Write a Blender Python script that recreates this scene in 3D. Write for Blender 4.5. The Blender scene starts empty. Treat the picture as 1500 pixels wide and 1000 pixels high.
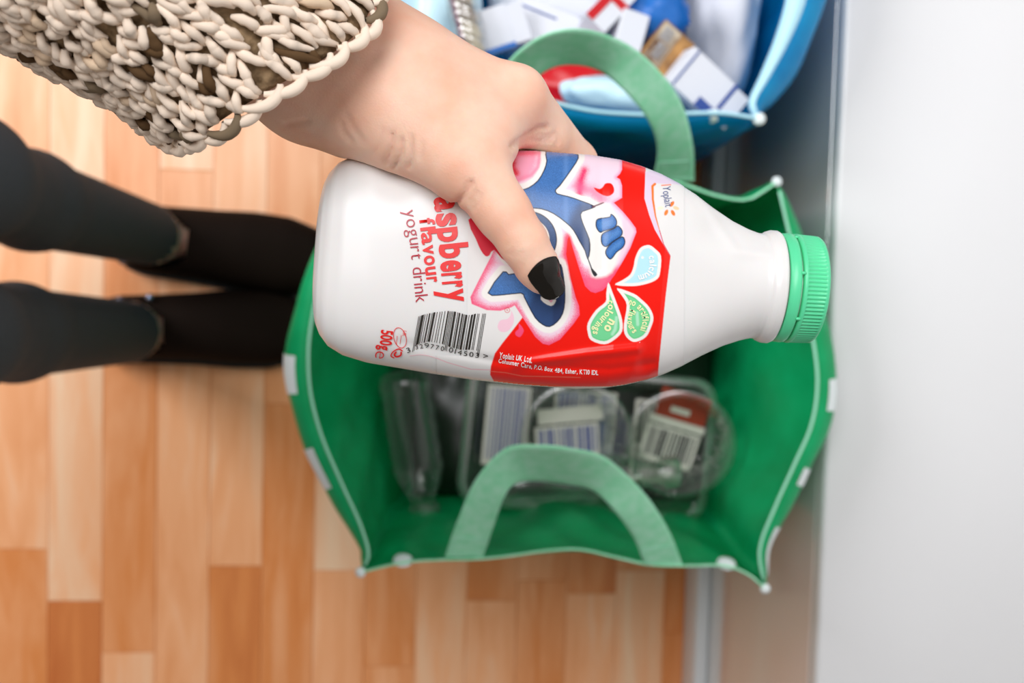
import bpy, bmesh, math, random
import numpy as np
from mathutils import Vector, Matrix

random.seed(7)
RNG = np.random.RandomState(11)
SC = bpy.context.scene
COL = SC.collection

# ------------------------------------------------------------------ camera, world, lights, exposure
F = 1500.0                       # focal length in pixels of the 1500x1000 frame
CAM_H = 1.28
_n = np.array([-140.0, -80.0, 1500.0]); _n /= np.linalg.norm(_n)       # straight down, in camera axes (right, down, forward)
_v = np.array([-0.022, 1.0, 0.0]); _v -= _n * _v.dot(_n); _v /= np.linalg.norm(_v)   # world -Y in camera axes
_e = np.cross(_v, _n)                                                   # world +X in camera axes
if _e[0] < 0: _e = -_e
M_WC = np.stack([_e, -_v, -_n])      # rows: world X, Y, Z axes expressed in camera axes -> world = M_WC @ cam
CAM = np.array([0.0, 0.0, CAM_H])
right, down, fwd = M_WC[:, 0], M_WC[:, 1], M_WC[:, 2]
cd = bpy.data.cameras.new('camera'); cam = bpy.data.objects.new('camera', cd); COL.objects.link(cam)
cd.sensor_fit = 'HORIZONTAL'; cd.sensor_width = 36.0; cd.lens = F / 1500.0 * 36.0
cd.clip_start = 0.01; cd.clip_end = 20
cam.matrix_world = Matrix(((right[0], -down[0], -fwd[0], 0), (right[1], -down[1], -fwd[1], 0),
                           (right[2], -down[2], -fwd[2], CAM_H), (0, 0, 0, 1)))
cd.dof.use_dof = True; cd.dof.focus_distance = 0.338; cd.dof.aperture_fstop = 11.0
SC.camera = cam

w = bpy.data.worlds.new('world'); SC.world = w; w.use_nodes = True
bg = w.node_tree.nodes['Background']; bg.inputs[0].default_value = (1.0, 0.955, 0.91, 1); bg.inputs[1].default_value = 0.27

def area(name, loc, target, size, size_y, power, col):
    l = bpy.data.lights.new(name, 'AREA'); l.shape = 'RECTANGLE'; l.size = size; l.size_y = size_y; l.energy = power; l.color = col
    o = bpy.data.objects.new(name, l); COL.objects.link(o); o.location = loc
    o.rotation_euler = (Vector(target) - Vector(loc)).to_track_quat('-Z', 'Y').to_euler()
    return o
area('window_light', (-0.50, 0.85, 2.7), (0.05, 0.0, 0.5), 1.5, 1.0, 46, (0.97, 0.98, 1.0))
area('side_fill_light', (-1.55, 0.80, 1.5), (0.1, 0.0, 0.45), 0.8, 0.8, 36, (0.98, 0.98, 1.0))  # added fill from the left, brightens the green bag's right inner wall
SC.view_settings.view_transform = 'Standard'; SC.view_settings.look = 'None'
SC.view_settings.gamma = 1.0; SC.view_settings.use_curve_mapping = False
SC.view_settings.exposure = -0.24

# ------------------------------------------------------------------ helpers
def PD(px, py, d):                 # pixel ray at optical depth d
    return CAM + d * ((px - 750.0) / F * right + (py - 500.0) / F * down + fwd)
def P(px, py, z):                  # pixel ray cut at height z
    r = (px - 750.0) / F * right + (py - 500.0) / F * down + fwd
    return CAM + r * ((z - CAM_H) / r[2])
def lin(c):
    c = np.asarray(c, float) / 255.0
    return np.where(c <= 0.04045, c / 12.92, ((c + 0.055) / 1.055) ** 2.4)
def C(r, g, b, k=1.15):
    return tuple(np.clip(lin((r, g, b)) * k, 0, 0.95))
def mat(name, col, rough=0.5, spec=0.5, **kw):
    m = bpy.data.materials.new(name); m.use_nodes = True
    b = m.node_tree.nodes['Principled BSDF']
    b.inputs['Base Color'].default_value = (*col, 1); b.inputs['Roughness'].default_value = rough
    b.inputs['Specular IOR Level'].default_value = spec
    for k, v in kw.items(): b.inputs[k].default_value = v
    return m
def nd(m, t, **kw):
    n = m.node_tree.nodes.new(t)
    for k, v in kw.items(): setattr(n, k, v)
    return n
def lk(m, a, b): m.node_tree.links.new(a, b)
def bsdf(m): return m.node_tree.nodes['Principled BSDF']
def noise_mat(name, c1, c2, scale, rough=0.5, spec=0.5, bump=0.0, bscale=None, stretch=(1, 1, 1), **kw):
    m = mat(name, c1, rough, spec, **kw)
    tc = nd(m, 'ShaderNodeTexCoord'); mp = nd(m, 'ShaderNodeMapping'); mp.inputs['Scale'].default_value = stretch
    lk(m, tc.outputs['Object'], mp.inputs[0])
    n = nd(m, 'ShaderNodeTexNoise'); n.inputs['Scale'].default_value = scale; n.inputs['Detail'].default_value = 4
    lk(m, mp.outputs[0], n.inputs['Vector'])
    r = nd(m, 'ShaderNodeValToRGB'); r.color_ramp.elements[0].color = (*c1, 1); r.color_ramp.elements[1].color = (*c2, 1)
    r.color_ramp.elements[0].position = 0.35; r.color_ramp.elements[1].position = 0.68
    lk(m, n.outputs['Fac'], r.inputs[0]); lk(m, r.outputs[0], bsdf(m).inputs['Base Color'])
    if bump:
        n2 = nd(m, 'ShaderNodeTexNoise'); n2.inputs['Scale'].default_value = bscale or scale * 4; n2.inputs['Detail'].default_value = 3
        lk(m, mp.outputs[0], n2.inputs['Vector'])
        b = nd(m, 'ShaderNodeBump'); b.inputs['Strength'].default_value = bump; b.inputs['Distance'].default_value = 0.001
        lk(m, n2.outputs['Fac'], b.inputs['Height']); lk(m, b.outputs[0], bsdf(m).inputs['Normal'])
    return m
def attr_mat(name, attr, rough=0.5, spec=0.5, **kw):
    m = mat(name, (1, 1, 1), rough, spec, **kw)
    a = nd(m, 'ShaderNodeAttribute'); a.attribute_name = attr
    lk(m, a.outputs['Color'], bsdf(m).inputs['Base Color'])
    return m

ORG = {}
def link(name, me, parent=None, origin=None):
    o = bpy.data.objects.new(name, me); COL.objects.link(o)
    if parent is not None:
        o.parent = parent; ORG[o.name] = ORG[parent.name]
    else:
        ORG[o.name] = np.array(origin if origin is not None else (0, 0, 0), float); o.location = ORG[o.name]
    return o
def mesh(name, V, Fc, m, parent=None, origin=None, smooth=True, colors=None, attr='print'):
    V = np.asarray(V, float)
    if parent is not None: org = ORG[parent.name]
    else: org = np.array(origin if origin is not None else (V[:, 0].mean(), V[:, 1].mean(), V[:, 2].min()), float)
    me = bpy.data.meshes.new(name)
    V = V - org
    if isinstance(Fc, np.ndarray) and Fc.ndim == 2:
        n, k = Fc.shape
        me.vertices.add(len(V)); me.vertices.foreach_set('co', V.astype(np.float32).ravel())
        me.loops.add(n * k); me.loops.foreach_set('vertex_index', Fc.astype(np.int32).ravel())
        me.polygons.add(n); me.polygons.foreach_set('loop_start', np.arange(0, n * k, k, dtype=np.int32))
        me.update(calc_edges=True); me.validate()
    else:
        me.from_pydata([tuple(v) for v in V], [], [tuple(f) for f in Fc])
    me.polygons.foreach_set('use_smooth', np.full(len(me.polygons), smooth))
    if m is not None: me.materials.append(m)
    if colors is not None:
        a = me.color_attributes.new(attr, 'FLOAT_COLOR', 'POINT')
        a.data.foreach_set('color', np.c_[colors, np.ones(len(colors))].astype(np.float32).ravel())
    me.update()
    return link(name, me, parent, org)
def thing(name, loc, label, cat, group=None):
    o = link(name, None, None, loc); tag(o, label, cat, group); return o
def tag(o, label, cat, group=None):
    o['label'] = label; o['category'] = cat
    if group: o['group'] = group
    return o
class MB:                               # a small mesh collector
    def __init__(s): s.v = []; s.f = []
    def add(s, V, Fc):
        k = len(s.v); s.v += [tuple(x) for x in V]; s.f += [tuple(i + k for i in f) for f in Fc]; return s
    def box(s, a, b, bev=0.0, R=None, c=None):
        bm = bmesh.new(); bmesh.ops.create_cube(bm, size=1)
        a = np.array(a, float); b = np.array(b, float); ctr = (a + b) / 2
        for v in bm.verts: v.co = Vector(np.array(v.co) * (b - a))
        if bev: bmesh.ops.bevel(bm, geom=bm.edges[:], offset=bev, segments=2, affect='EDGES', profile=0.5)
        V = np.array([v.co[:] for v in bm.verts])
        if R is not None: V = V @ np.array(R.to_3x3()).T
        V = V + (ctr if c is None else np.array(c))
        bm.verts.index_update()
        s.add(V, [[v.index for v in f.verts] for f in bm.faces]); bm.free(); return s
    def tube(s, pts, r, n=8, closed=False, caps=True):
        pts = np.array(pts, float); N = len(pts); rr = np.broadcast_to(np.asarray(r, float), (N,))
        t = np.gradient(pts, axis=0) if not closed else np.roll(pts, -1, 0) - np.roll(pts, 1, 0)
        t /= np.linalg.norm(t, axis=1)[:, None] + 1e-12
        up = np.array([0.3, 0.2, 1.0]) if abs(t[:, 2]).mean() < 0.8 else np.array([1.0, 0.3, 0.0])
        a = np.cross(t, up); a /= np.linalg.norm(a, axis=1)[:, None] + 1e-12
        b = np.cross(t, a); th = np.arange(n) * 2 * math.pi / n
        V = (pts[:, None] + rr[:, None, None] * (np.cos(th)[None, :, None] * a[:, None] + np.sin(th)[None, :, None] * b[:, None])).reshape(-1, 3)
        Fc = []
        for i in range(N if closed else N - 1):
            for j in range(n):
                i2 = (i + 1) % N; j2 = (j + 1) % n
                Fc.append((i * n + j, i * n + j2, i2 * n + j2, i2 * n + j))
        if not closed and caps: Fc += [tuple(range(n))[::-1], tuple((N - 1) * n + k for k in range(n))]
        return s.add(V, Fc)
    def lathe(s, prof, n=48, M=None):      # prof: (r, z)
        V = []; Fc = []
        for r, z in prof:
            for j in range(n):
                th = 2 * math.pi * j / n; V.append((r * math.cos(th), r * math.sin(th), z))
        for i in range(len(prof) - 1):
            for j in range(n):
                j2 = (j + 1) % n; Fc.append((i * n + j, i * n + j2, (i + 1) * n + j2, (i + 1) * n + j))
        V = np.array(V)
        if M is not None: V = np.c_[V, np.ones(len(V))] @ np.array(M).T; V = V[:, :3]
        return s.add(V, Fc)
    def build(s, name, m, parent=None, origin=None, smooth=True):
        return mesh(name, s.v, s.f, m, parent, origin, smooth)
def grid_faces(nu, nv, closed_v=False):
    i = np.arange(nu - 1)[:, None]; j = np.arange(nv if closed_v else nv - 1)[None, :]
    j2 = (j + 1) % nv
    return np.stack([i * nv + j, i * nv + j2, (i + 1) * nv + j2, (i + 1) * nv + j], -1).reshape(-1, 4)
def catmull(pts, n, closed=False):
    p = np.array(pts, float)
    if closed: q = np.concatenate([p[-1:], p, p[:2]])
    else: q = np.concatenate([2 * p[:1] - p[1:2], p, 2 * p[-1:] - p[-2:-1]])
    out = []
    for i in range(len(q) - 3):
        p0, p1, p2, p3 = q[i:i + 4]
        for t in np.arange(n) / n:
            out.append(0.5 * (2 * p1 + (p2 - p0) * t + (2 * p0 - 5 * p1 + 4 * p2 - p3) * t * t + (3 * p1 - p0 - 3 * p2 + p3) * t ** 3))
    if not closed: out.append(p[-1])
    return np.array(out)
def surfnet(Fd, lo, h):                    # naive surface nets
    S = Fd < 0; nx, ny, nz = Fd.shape
    c = np.zeros((nx - 1, ny - 1, nz - 1), np.int8)
    for a in (0, 1):
        for b in (0, 1):
            for d in (0, 1): c += S[a:nx - 1 + a, b:ny - 1 + b, d:nz - 1 + d]
    idx = np.argwhere((c > 0) & (c < 8))
    ids = np.full(c.shape, -1, np.int32); ids[tuple(idx.T)] = np.arange(len(idx))
    acc = np.zeros((len(idx), 3)); cnt = np.zeros(len(idx))
    for ax in range(3):
        o = [k for k in range(3) if k != ax]
        for a in (0, 1):
            for b in (0, 1):
                off = np.zeros(3, int); off[o[0]] = a; off[o[1]] = b
                off2 = off.copy(); off2[ax] = 1
                f0 = Fd[tuple((idx + off).T)]; f1 = Fd[tuple((idx + off2).T)]
                cr = (f0 < 0) != (f1 < 0); t = np.where(cr, f0 / np.where(f0 == f1, 1, f0 - f1), 0)
                p = off[None] + np.zeros((len(idx), 3)); p[:, ax] = t
                acc += p * cr[:, None]; cnt += cr
    V = (idx + acc / np.maximum(cnt, 1)[:, None]) * h + np.asarray(lo)
    Q = []
    for ax in range(3):
        o = [k for k in range(3) if k != ax]
        s0 = [slice(None)] * 3; s1 = [slice(None)] * 3; s0[ax] = slice(0, -1); s1[ax] = slice(1, None)
        e = np.argwhere(S[tuple(s0)] != S[tuple(s1)])
        ok = np.ones(len(e), bool)
        for k in o: ok &= (e[:, k] >= 1) & (e[:, k] < Fd.shape[k] - 1)
        e = e[ok]; sg = S[tuple(e.T)]
        u = np.zeros(3, int); u[o[0]] = 1; v = np.zeros(3, int); v[o[1]] = 1
        q = np.stack([ids[tuple((e - u - v).T)], ids[tuple((e - v).T)], ids[tuple(e.T)], ids[tuple((e - u).T)]], 1)
        flip = sg if ax != 1 else ~sg
        q[~flip] = q[~flip][:, ::-1]
        Q.append(q)
    return V, np.concatenate(Q)
def grid_pts(lo, hi, h):
    ax = [np.arange(lo[k], hi[k] + h * 0.5, h) for k in range(3)]
    return np.stack(np.meshgrid(*ax, indexing='ij'), -1)
def cone(p, a, b, ra, rb):
    a = np.asarray(a, float); b = np.asarray(b, float); d = b - a
    t = np.clip(((p - a) @ d) / d.dot(d), 0, 1)
    return np.linalg.norm(p - a - t[..., None] * d, axis=-1) - (ra + (rb - ra) * t)
def smin(a, b, k):
    h = np.clip(0.5 + 0.5 * (b - a) / k, 0, 1)
    return b + (a - b) * h - k * h * (1 - h)

# ------------------------------------------------------------------ materials
BOTTLE_ALB = np.array([0.80, 0.785, 0.775])
M_white = mat('white_paint', (0.80, 0.80, 0.81), 0.22, 0.5)
M_trim = mat('white_trim', (0.80, 0.81, 0.83), 0.35)
M_wall = noise_mat('wall_paint', (0.78, 0.77, 0.76), (0.80, 0.79, 0.78), 6, 0.8, 0.2)
M_bottle = mat('white_plastic', tuple(BOTTLE_ALB), 0.30, 0.45, **{'Subsurface Weight': 0.08, 'Subsurface Scale': 0.01})
M_print = attr_mat('printed_sleeve', 'print', 0.24, 0.32)
M_cap = mat('green_cap_plastic', C(85, 205, 150), 0.35, 0.5)
M_nail = mat('black_nail_varnish', (0.008, 0.006, 0.004), 0.10, 0.35)
M_skin = noise_mat('skin', C(236, 194, 172), C(230, 176, 150), 60, 0.5, 0.3, bump=0.12, bscale=1400,
                   **{'Subsurface Weight': 0.35, 'Subsurface Scale': 0.005})
bsdf(M_skin).inputs['Subsurface Radius'].default_value = (1.0, 0.35, 0.18)
M_green = noise_mat('green_bag_fabric', C(0, 165, 98), C(6, 180, 112), 30, 0.42, 0.4, bump=0.25, bscale=500)
M_strap = noise_mat('green_webbing', C(140, 222, 176), C(168, 230, 196), 120, 0.5, 0.4, bump=0.4, bscale=900)
M_pipe = mat('pale_mint_piping', C(150, 215, 185), 0.5)
M_bagwhite = mat('white_print', C(225, 238, 235), 0.5)
M_blue = noise_mat('blue_bag_fabric', C(0, 140, 200), C(8, 158, 212), 30, 0.4, 0.4, bump=0.25, bscale=500)
def translucent(m, fac):
    nt = m.node_tree; t = nt.nodes.new('ShaderNodeBsdfTranslucent'); mx = nt.nodes.new('ShaderNodeMixShader'); mx.inputs[0].default_value = fac
    src = bsdf(m).inputs['Base Color'].links[0].from_socket; nt.links.new(src, t.inputs[0])
    nt.links.new(bsdf(m).outputs[0], mx.inputs[1]); nt.links.new(t.outputs[0], mx.inputs[2]); nt.links.new(mx.outputs[0], nt.nodes['Material Output'].inputs[0])
translucent(M_blue, .30); translucent(M_green, .22)
M_gloss = mat('gloss_white_front', (0.80, 0.80, 0.81), 0.16, 0.8, **{'Coat Weight': 1.0, 'Coat Roughness': 0.10, 'Coat IOR': 2.4})
M_hem = mat('pale_blue_hem', C(175, 220, 240), 0.45)

# ------------------------------------------------------------------ floor of separate boards
def wood_material():
    m = mat('beech_laminate', (0.5, 0.25, 0.1), 0.36, 0.6)
    at = nd(m, 'ShaderNodeAttribute'); at.attribute_type = 'OBJECT'; at.attribute_name = 'tone'
    at2 = nd(m, 'ShaderNodeAttribute'); at2.attribute_type = 'OBJECT'; at2.attribute_name = 'shift'
    geo = nd(m, 'ShaderNodeNewGeometry'); add = nd(m, 'ShaderNodeVectorMath'); add.operation = 'ADD'
    cmb = nd(m, 'ShaderNodeCombineXYZ'); lk(m, at2.outputs['Fac'], cmb.inputs[0]); lk(m, at2.outputs['Fac'], cmb.inputs[1])
    lk(m, geo.outputs['Position'], add.inputs[0]); lk(m, cmb.outputs[0], add.inputs[1])
    mp = nd(m, 'ShaderNodeMapping'); mp.inputs['Scale'].default_value = (1, 0.13, 1); lk(m, add.outputs[0], mp.inputs[0])
    n1 = nd(m, 'ShaderNodeTexNoise'); n1.inputs['Scale'].default_value = 34; n1.inputs['Detail'].default_value = 5; n1.inputs['Distortion'].default_value = 0.8
    lk(m, mp.outputs[0], n1.inputs['Vector'])
    n2 = nd(m, 'ShaderNodeTexNoise'); n2.inputs['Scale'].default_value = 220; n2.inputs['Detail'].default_value = 3
    lk(m, mp.outputs[0], n2.inputs['Vector'])
    ma = nd(m, 'ShaderNodeMath'); ma.operation = 'MULTIPLY_ADD'; ma.inputs[1].default_value = 0.75; lk(m, n1.outputs['Fac'], ma.inputs[0])
    mb = nd(m, 'ShaderNodeMath'); mb.operation = 'MULTIPLY_ADD'; mb.inputs[1].default_value = 0.10; mb.inputs[2].default_value = -0.43
    lk(m, n2.outputs['Fac'], mb.inputs[0]); lk(m, mb.outputs[0], ma.inputs[2])
    mc = nd(m, 'ShaderNodeMath'); mc.operation = 'ADD'; lk(m, ma.outputs[0], mc.inputs[0]); lk(m, at.outputs['Fac'], mc.inputs[1])
    r = nd(m, 'ShaderNodeValToRGB'); e = r.color_ramp.elements; K_ = 1.2
    e[0].position = 0.0; e[0].color = (*C(180, 94, 40, K_), 1); e[1].position = 1.0; e[1].color = (*C(238, 200, 168, K_), 1)
    x = e.new(0.35); x.color = (*C(208, 128, 68, K_), 1); x = e.new(0.65); x.color = (*C(227, 163, 116, K_), 1)
    lk(m, mc.outputs[0], r.inputs[0]); lk(m, r.outputs[0], bsdf(m).inputs['Base Color'])
    return m
M_wood = wood_material()
M_under = mat('underlay', (0.10, 0.05, 0.02), 0.9)
FX0, FX1, FY0, FY1 = -1.05, 0.40, -0.75, 0.95
floor = mesh('floor', [(FX0, FY0, -0.02), (FX1, FY0, -0.02), (FX1, FY1, -0.02), (FX0, FY1, -0.02),
                       (FX0, FY0, -0.0125), (FX1, FY0, -0.0125), (FX1, FY1, -0.0125), (FX0, FY1, -0.0125)],
             [(3, 2, 1, 0), (4, 5, 6, 7), (0, 1, 5, 4), (1, 2, 6, 5), (2, 3, 7, 6), (3, 0, 4, 7)], M_under, origin=(0, 0, 0), smooth=False)
floor['kind'] = 'structure'
def board_mesh():
    c = 0.006   # chamfer relative to the width; boards are scaled in length
    top = [(-.5 + c, -.5 + c * .2), (.5 - c, -.5 + c * .2), (.5 - c, .5 - c * .2), (-.5 + c, .5 - c * .2)]
    bot = [(-.5, -.5), (.5, -.5), (.5, .5), (-.5, .5)]
    V = [(x, y, 0) for x, y in top] + [(x, y, -0.0006) for x, y in bot] + [(x, y, -0.012) for x, y in bot]
    Fc = [(0, 1, 2, 3)] + [(4 + i, 4 + (i + 1) % 4, (i + 1) % 4, i) for i in range(4)] + [(8 + i, 8 + (i + 1) % 4, 4 + (i + 1) % 4, 4 + i) for i in range(4)] + [(11, 10, 9, 8)]
    me = bpy.data.meshes.new('board'); me.from_pydata(V, [], Fc); me.materials.append(M_wood); me.update(); return me
BM = board_mesh()
BW = 0.0640
X_ref = P(150, 750, 0)[0]
known = {  # column index from the joint seen at x=150: photo heights of the board ends, and tones of the boards between them (top to bottom)
    -2: ([805], [0.62, 0.42]), -1: ([880], [0.78, 0.18]), 0: ([955], [0.45, 0.70]), 1: ([250, 1120], [0.80, 0.62, 0.4]), 2: ([829], [0.66, 0.30]),  # lower boards at far left: dark wood, darkened further for shade
    3: ([590, 1100], [0.50, 0.40, 0.6]), 4: ([170, 595, 835], [0.7, 0.40, 0.86, 0.62]), 5: ([700, 978], [0.45, 0.42, 0.55]), 6: ([790], [0.55, 0.70]),
    7: ([880], [0.4, 0.62]), 8: ([850], [0.5, 0.45]), 9: ([870], [0.35, 0.66]), 10: ([835], [0.5, 0.72]), 11: ([930], [0.38, 0.4])}
ncol0 = int(math.floor((FX0 - X_ref) / BW)) + 1; ncol1 = int(math.floor((FX1 - X_ref) / BW))
for k in range(ncol0, ncol1):
    xa = X_ref + k * BW; xb = xa + BW
    if k in known:
        ys = [P(300, y, 0)[1] for y in known[k][0]]; tones = known[k][1]
        edges = [FY1] + ys + [FY0]
    else:
        edges = [FY1]; y = FY1 - random.uniform(0.1, 0.4)
        while y > FY0 + 0.08: edges.append(y); y -= random.uniform(0.28, 0.46)
        edges.append(FY0); tones = [random.uniform(0.3, 0.75) for _ in edges]
    for i in range(len(edges) - 1):
        y1, y0 = edges[i], edges[i + 1]
        if y1 - y0 < 0.01: continue
        o = bpy.data.objects.new('floor_board', BM); COL.objects.link(o); o.parent = floor
        o.location = ((xa + xb) / 2, (y0 + y1) / 2, random.uniform(-0.0002, 0.0)); o.scale = (BW - 0.0003, y1 - y0 - 0.0003, 1)
        o['tone'] = float(tones[i]); o['shift'] = random.uniform(0, 9)

# ------------------------------------------------------------------ low white unit on the right, its plinth and the wall behind it
UX = P(1003, 850, 0)[0] + 0.017; _r = P(1219, 500, 0) - CAM; UTOP = CAM_H + UX * _r[2] / _r[0]
unit = thing('low_cabinet', (UX + 0.18, 0.05, 0), 'low glossy white cabinet with plain flat top standing along the right of the bags', 'cabinet')
MB().box((UX, -0.9, 0.005), (UX + 0.36, 1.0, UTOP - 0.022), 0.002).build('front_panel', M_gloss, unit, smooth=False)
MB().box((UX - 0.001, -0.92, UTOP - 0.0215), (UX + 0.37, 1.02, UTOP), 0.004).build('cabinet_top', M_white, unit)
MB().box((UX - 0.017, -0.9, 0.0), (UX - 0.0005, 1.0, 0.06), 0.003).build('plinth', M_trim, unit)
wl = MB().box((UX + 0.375, -0.95, 0.0), (UX + 0.45, 1.05, 2.4)).build('wall_right', M_wall, smooth=False); wl['kind'] = 'structure'

# ------------------------------------------------------------------ carrier bags
def loop_from(segs, z, per):
    """segs: four lists of pixel points (corner first); returns N x 3 rim loop and the index of each corner."""
    pts = []; corner = []
    n = len(segs)
    for i, s in enumerate(segs):
        corner.append(len(pts))
        w3 = [P(a, b, zz) for a, b, zz in [(q[0], q[1], q[2] if len(q) > 2 else z) for q in s + [segs[(i + 1) % n][0]]]]
        c = catmull(w3, 8)
        d = np.r_[0, np.cumsum(np.linalg.norm(np.diff(c, axis=0), axis=1))]; t = np.linspace(0, d[-1], per + 1)[:-1]
        pts += list(np.stack([np.interp(t, d, c[:, k]) for k in range(3)], 1))
    return np.array(pts), corner
class Bag:
    def __init__(s, name, label, segs, z, base, mats, bulge, group=None, M=30, per=44, seed=1):
        s.mats = mats; rng = np.random.RandomState(seed)
        R, corner = loop_from(segs, z, per); N = len(R); s.R = R; s.N = N; s.per = per; s.M = M
        ctr = R.mean(0); s.root = thing(name, (ctr[0], ctr[1], 0.0), label, 'bag', group)
        B = []
        bc = base  # four corners in order FL, FR, BR, BL (x, y)
        for i in range(4):
            a = np.array(bc[i], float); b = np.array(bc[(i + 1) % 4], float)
            for t in np.arange(per) / per: B.append([*(a + (b - a) * t), 0.004])
        B = np.array(B)
        tg = np.roll(R, -1, 0) - np.roll(R, 1, 0); nr = np.stack([tg[:, 1], -tg[:, 0], 0 * tg[:, 0]], 1)
        nr /= np.linalg.norm(nr, axis=1)[:, None] + 1e-9
        # seams pinch at the four corners
        k = np.arange(N) % per / per; mid = np.sin(math.pi * k) ** 0.45
        side = np.arange(N) // per
        bl = np.array([bulge[q] for q in side])
        lv = np.r_[np.linspace(0, 0.16, 17)[:-1], np.linspace(0.16, 1, M - 8 + 1)]
        s.lv = lv; rows = []
        ph = rng.uniform(0, 6, 8)
        for q in lv:
            prof = (1 - math.exp(-q / 0.022)) * math.exp(-q / 0.35) * 1.15
            tt = q ** 0.85
            base_xy = R * (1 - tt) + B * tt; p = base_xy.copy(); p[:, 2] = R[:, 2] * (1 - q) + 0.004 * q
            wr = 0.0035 * np.sin(9 * k + 6 * q + ph[side]) + 0.003 * np.sin(17 * k - 9 * q + ph[side + 4]) + 0.002 * np.sin(31 * k + 21 * q)
            amp = min(1, q / 0.12) * (1 - q ** 3)
            p += nr * (bl * prof * mid + wr * amp * mid)[:, None]
            rows.append(p)
        s.G = np.array(rows); s.nr = nr                      # (levels, N, 3)
        V = s.G.reshape(-1, 3); L = len(lv)
        Fc = [tuple(f) for f in grid_faces(L, N, True)]
        Fc.append(tuple((L - 1) * N + i for i in range(N)))
        o = mesh('bag_body', V, Fc, mats[0], s.root)
        md = o.modifiers.new('cloth', 'SOLIDIFY'); md.thickness = 0.0012; md.offset = 0
        s.body = o
    def piping(s, i0, i1, r, m, name='piping'):
        idx = np.arange(i0, i1 + 1) % s.N; pts = s.G[0][idx] + np.array([0, 0, 0.0008])
        return MB().tube(pts, r, 8).build(name, m, s.root)
    def patch(s, i0, i1, l0, l1, m, off=0.0013, name='white_print'):
        idx = np.arange(i0, i1 + 1) % s.N; g = s.G[l0:l1 + 1][:, idx]
        nn = np.cross(np.gradient(g, axis=1), np.gradient(g, axis=0)); nn /= np.linalg.norm(nn, axis=2)[..., None]
        if (nn * s.nr[idx][None]).sum() < 0: nn = -nn
        g = g + nn * off
        return mesh(name, g.reshape(-1, 3), grid_faces(g.shape[0], g.shape[1]), m, s.root)
    def strap(s, keys, m, n=10, name='handle', th=0.0016):
        c = catmull([P(x, y, z) for x, y, z, a, b, dz in keys], n)
        e = catmull([P(x + a, y + b, z + dz) for x, y, z, a, b, dz in keys], n)
        wv = e - c; t = np.gradient(c, axis=0); nn = np.cross(t, wv); nn /= np.linalg.norm(nn, axis=1)[:, None]
        prof = [(-1, 0.55), (-0.8, 1), (0, 0.8), (0.8, 1), (1, 0.55), (1, -0.55), (0.8, -1), (0, -0.8), (-0.8, -1), (-1, -0.55)]
        V = np.stack([c + wv * a + nn * (b * th / 2) for a, b in prof], 1).reshape(-1, 3); k = len(prof)
        Fc = [tuple(f) for f in grid_faces(len(c), k, True)] + [tuple(range(k)), tuple((len(c) - 1) * k + i for i in range(k))[::-1]]
        o = mesh(name, V, Fc, m, s.root)
        # stitching box at both ends
        for end in (1, -2):
            i = end if end > 0 else len(c) + end
            j = i + (5 if end > 0 else -5)
            q = [c[i] + wv[i] * .8, c[i] - wv[i] * .8, c[j] - wv[j] * .8, c[j] + wv[j] * .8]
            sgn = np.sign(nn[i][2] or 1)
            MB().tube(np.array(q) + nn[i] * sgn * th * 0.6, 0.0005, 5, closed=True).build('stitching', s.mats[1], o)
        return o

zg = 0.455
gsegs = [[(528, 838), (562, 829), (600, 822), (650, 819), (700, 818), (750, 813), (800, 806), (850, 804), (900, 815), (950, 826), (1000, 828), (1060, 828), (1095, 840)],
         [(1121, 862), (1112, 805), (1135, 742), (1163, 680), (1188, 622), (1197, 560), (1190, 495), (1176, 430), (1162, 370), (1149, 315)],
         [(1138, 266), (1118, 280), (1092, 293), (1050, 287), (1010, 273), (985, 265), (930, 250), (860, 241), (780, 240), (690, 245), (600, 262), (540, 278)],
         [(497, 292), (489, 340), (472, 395), (460, 450), (452, 510), (455, 575), (472, 640), (500, 706), (528, 768), (540, 812)]]
green = Bag('shopping_bag', 'open green woven shopping bag of clear plastic waste, directly below the bottle', gsegs, zg,
            [(0.0, -0.222), (0.318, -0.222), (0.318, 0.085), (0.0, 0.085)], (M_green, M_pipe), (0.004, 0.028, 0.006, 0.028), seed=3)
per = green.per
green.piping(per + 1, 2 * per - 1, 0.0013, M_pipe); green.piping(3 * per + 1, 4 * per - 1, 0.0012, M_pipe)
green.piping(0, per, 0.0010, M_strap, 'front_binding'); green.piping(2 * per, 3 * per, 0.0012, M_strap, 'back_binding')
def corner_pipe(bag, i, m1, r=0.0024):
    g = bag.G[:20, i % bag.N]; MB().tube(g, np.linspace(r, 0.0012, len(g)), 8).build('corner_binding', bag.mats[0], bag.root)
    tip = g[0] + np.array([0, 0, 0.0025])
    b = MB(); b.tube([g[1], g[0], tip], [r * 1.3, r * 1.7, r * 0.9], 10); b.build('binding_end', m1, bag.root)
for i in range(4): corner_pipe(green, i * per, M_bagwhite, 0.0026)
def nearest_i(bag, px, py, lo, hi, z=0.455):
    q = P(px, py, z); idx = np.arange(lo, hi); return int(idx[np.argmin(np.linalg.norm(bag.G[0][idx % bag.N][:, :2] - q[:2], axis=1))])
for y0, y1 in ((602, 552), (724, 690), (835, 790)):
    green.patch(nearest_i(green, 1190, y0, per, 2 * per), nearest_i(green, 1190, y1, per, 2 * per), 1, 14, M_bagwhite)
for y0, y1 in ((524, 578), (650, 715)):
    green.patch(nearest_i(green, 460 if y0 < 600 else 490, y0, 3 * per, 4 * per), nearest_i(green, 460 if y0 < 600 else 490, y1, 3 * per, 4 * per), 1, 14, M_bagwhite)
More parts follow.
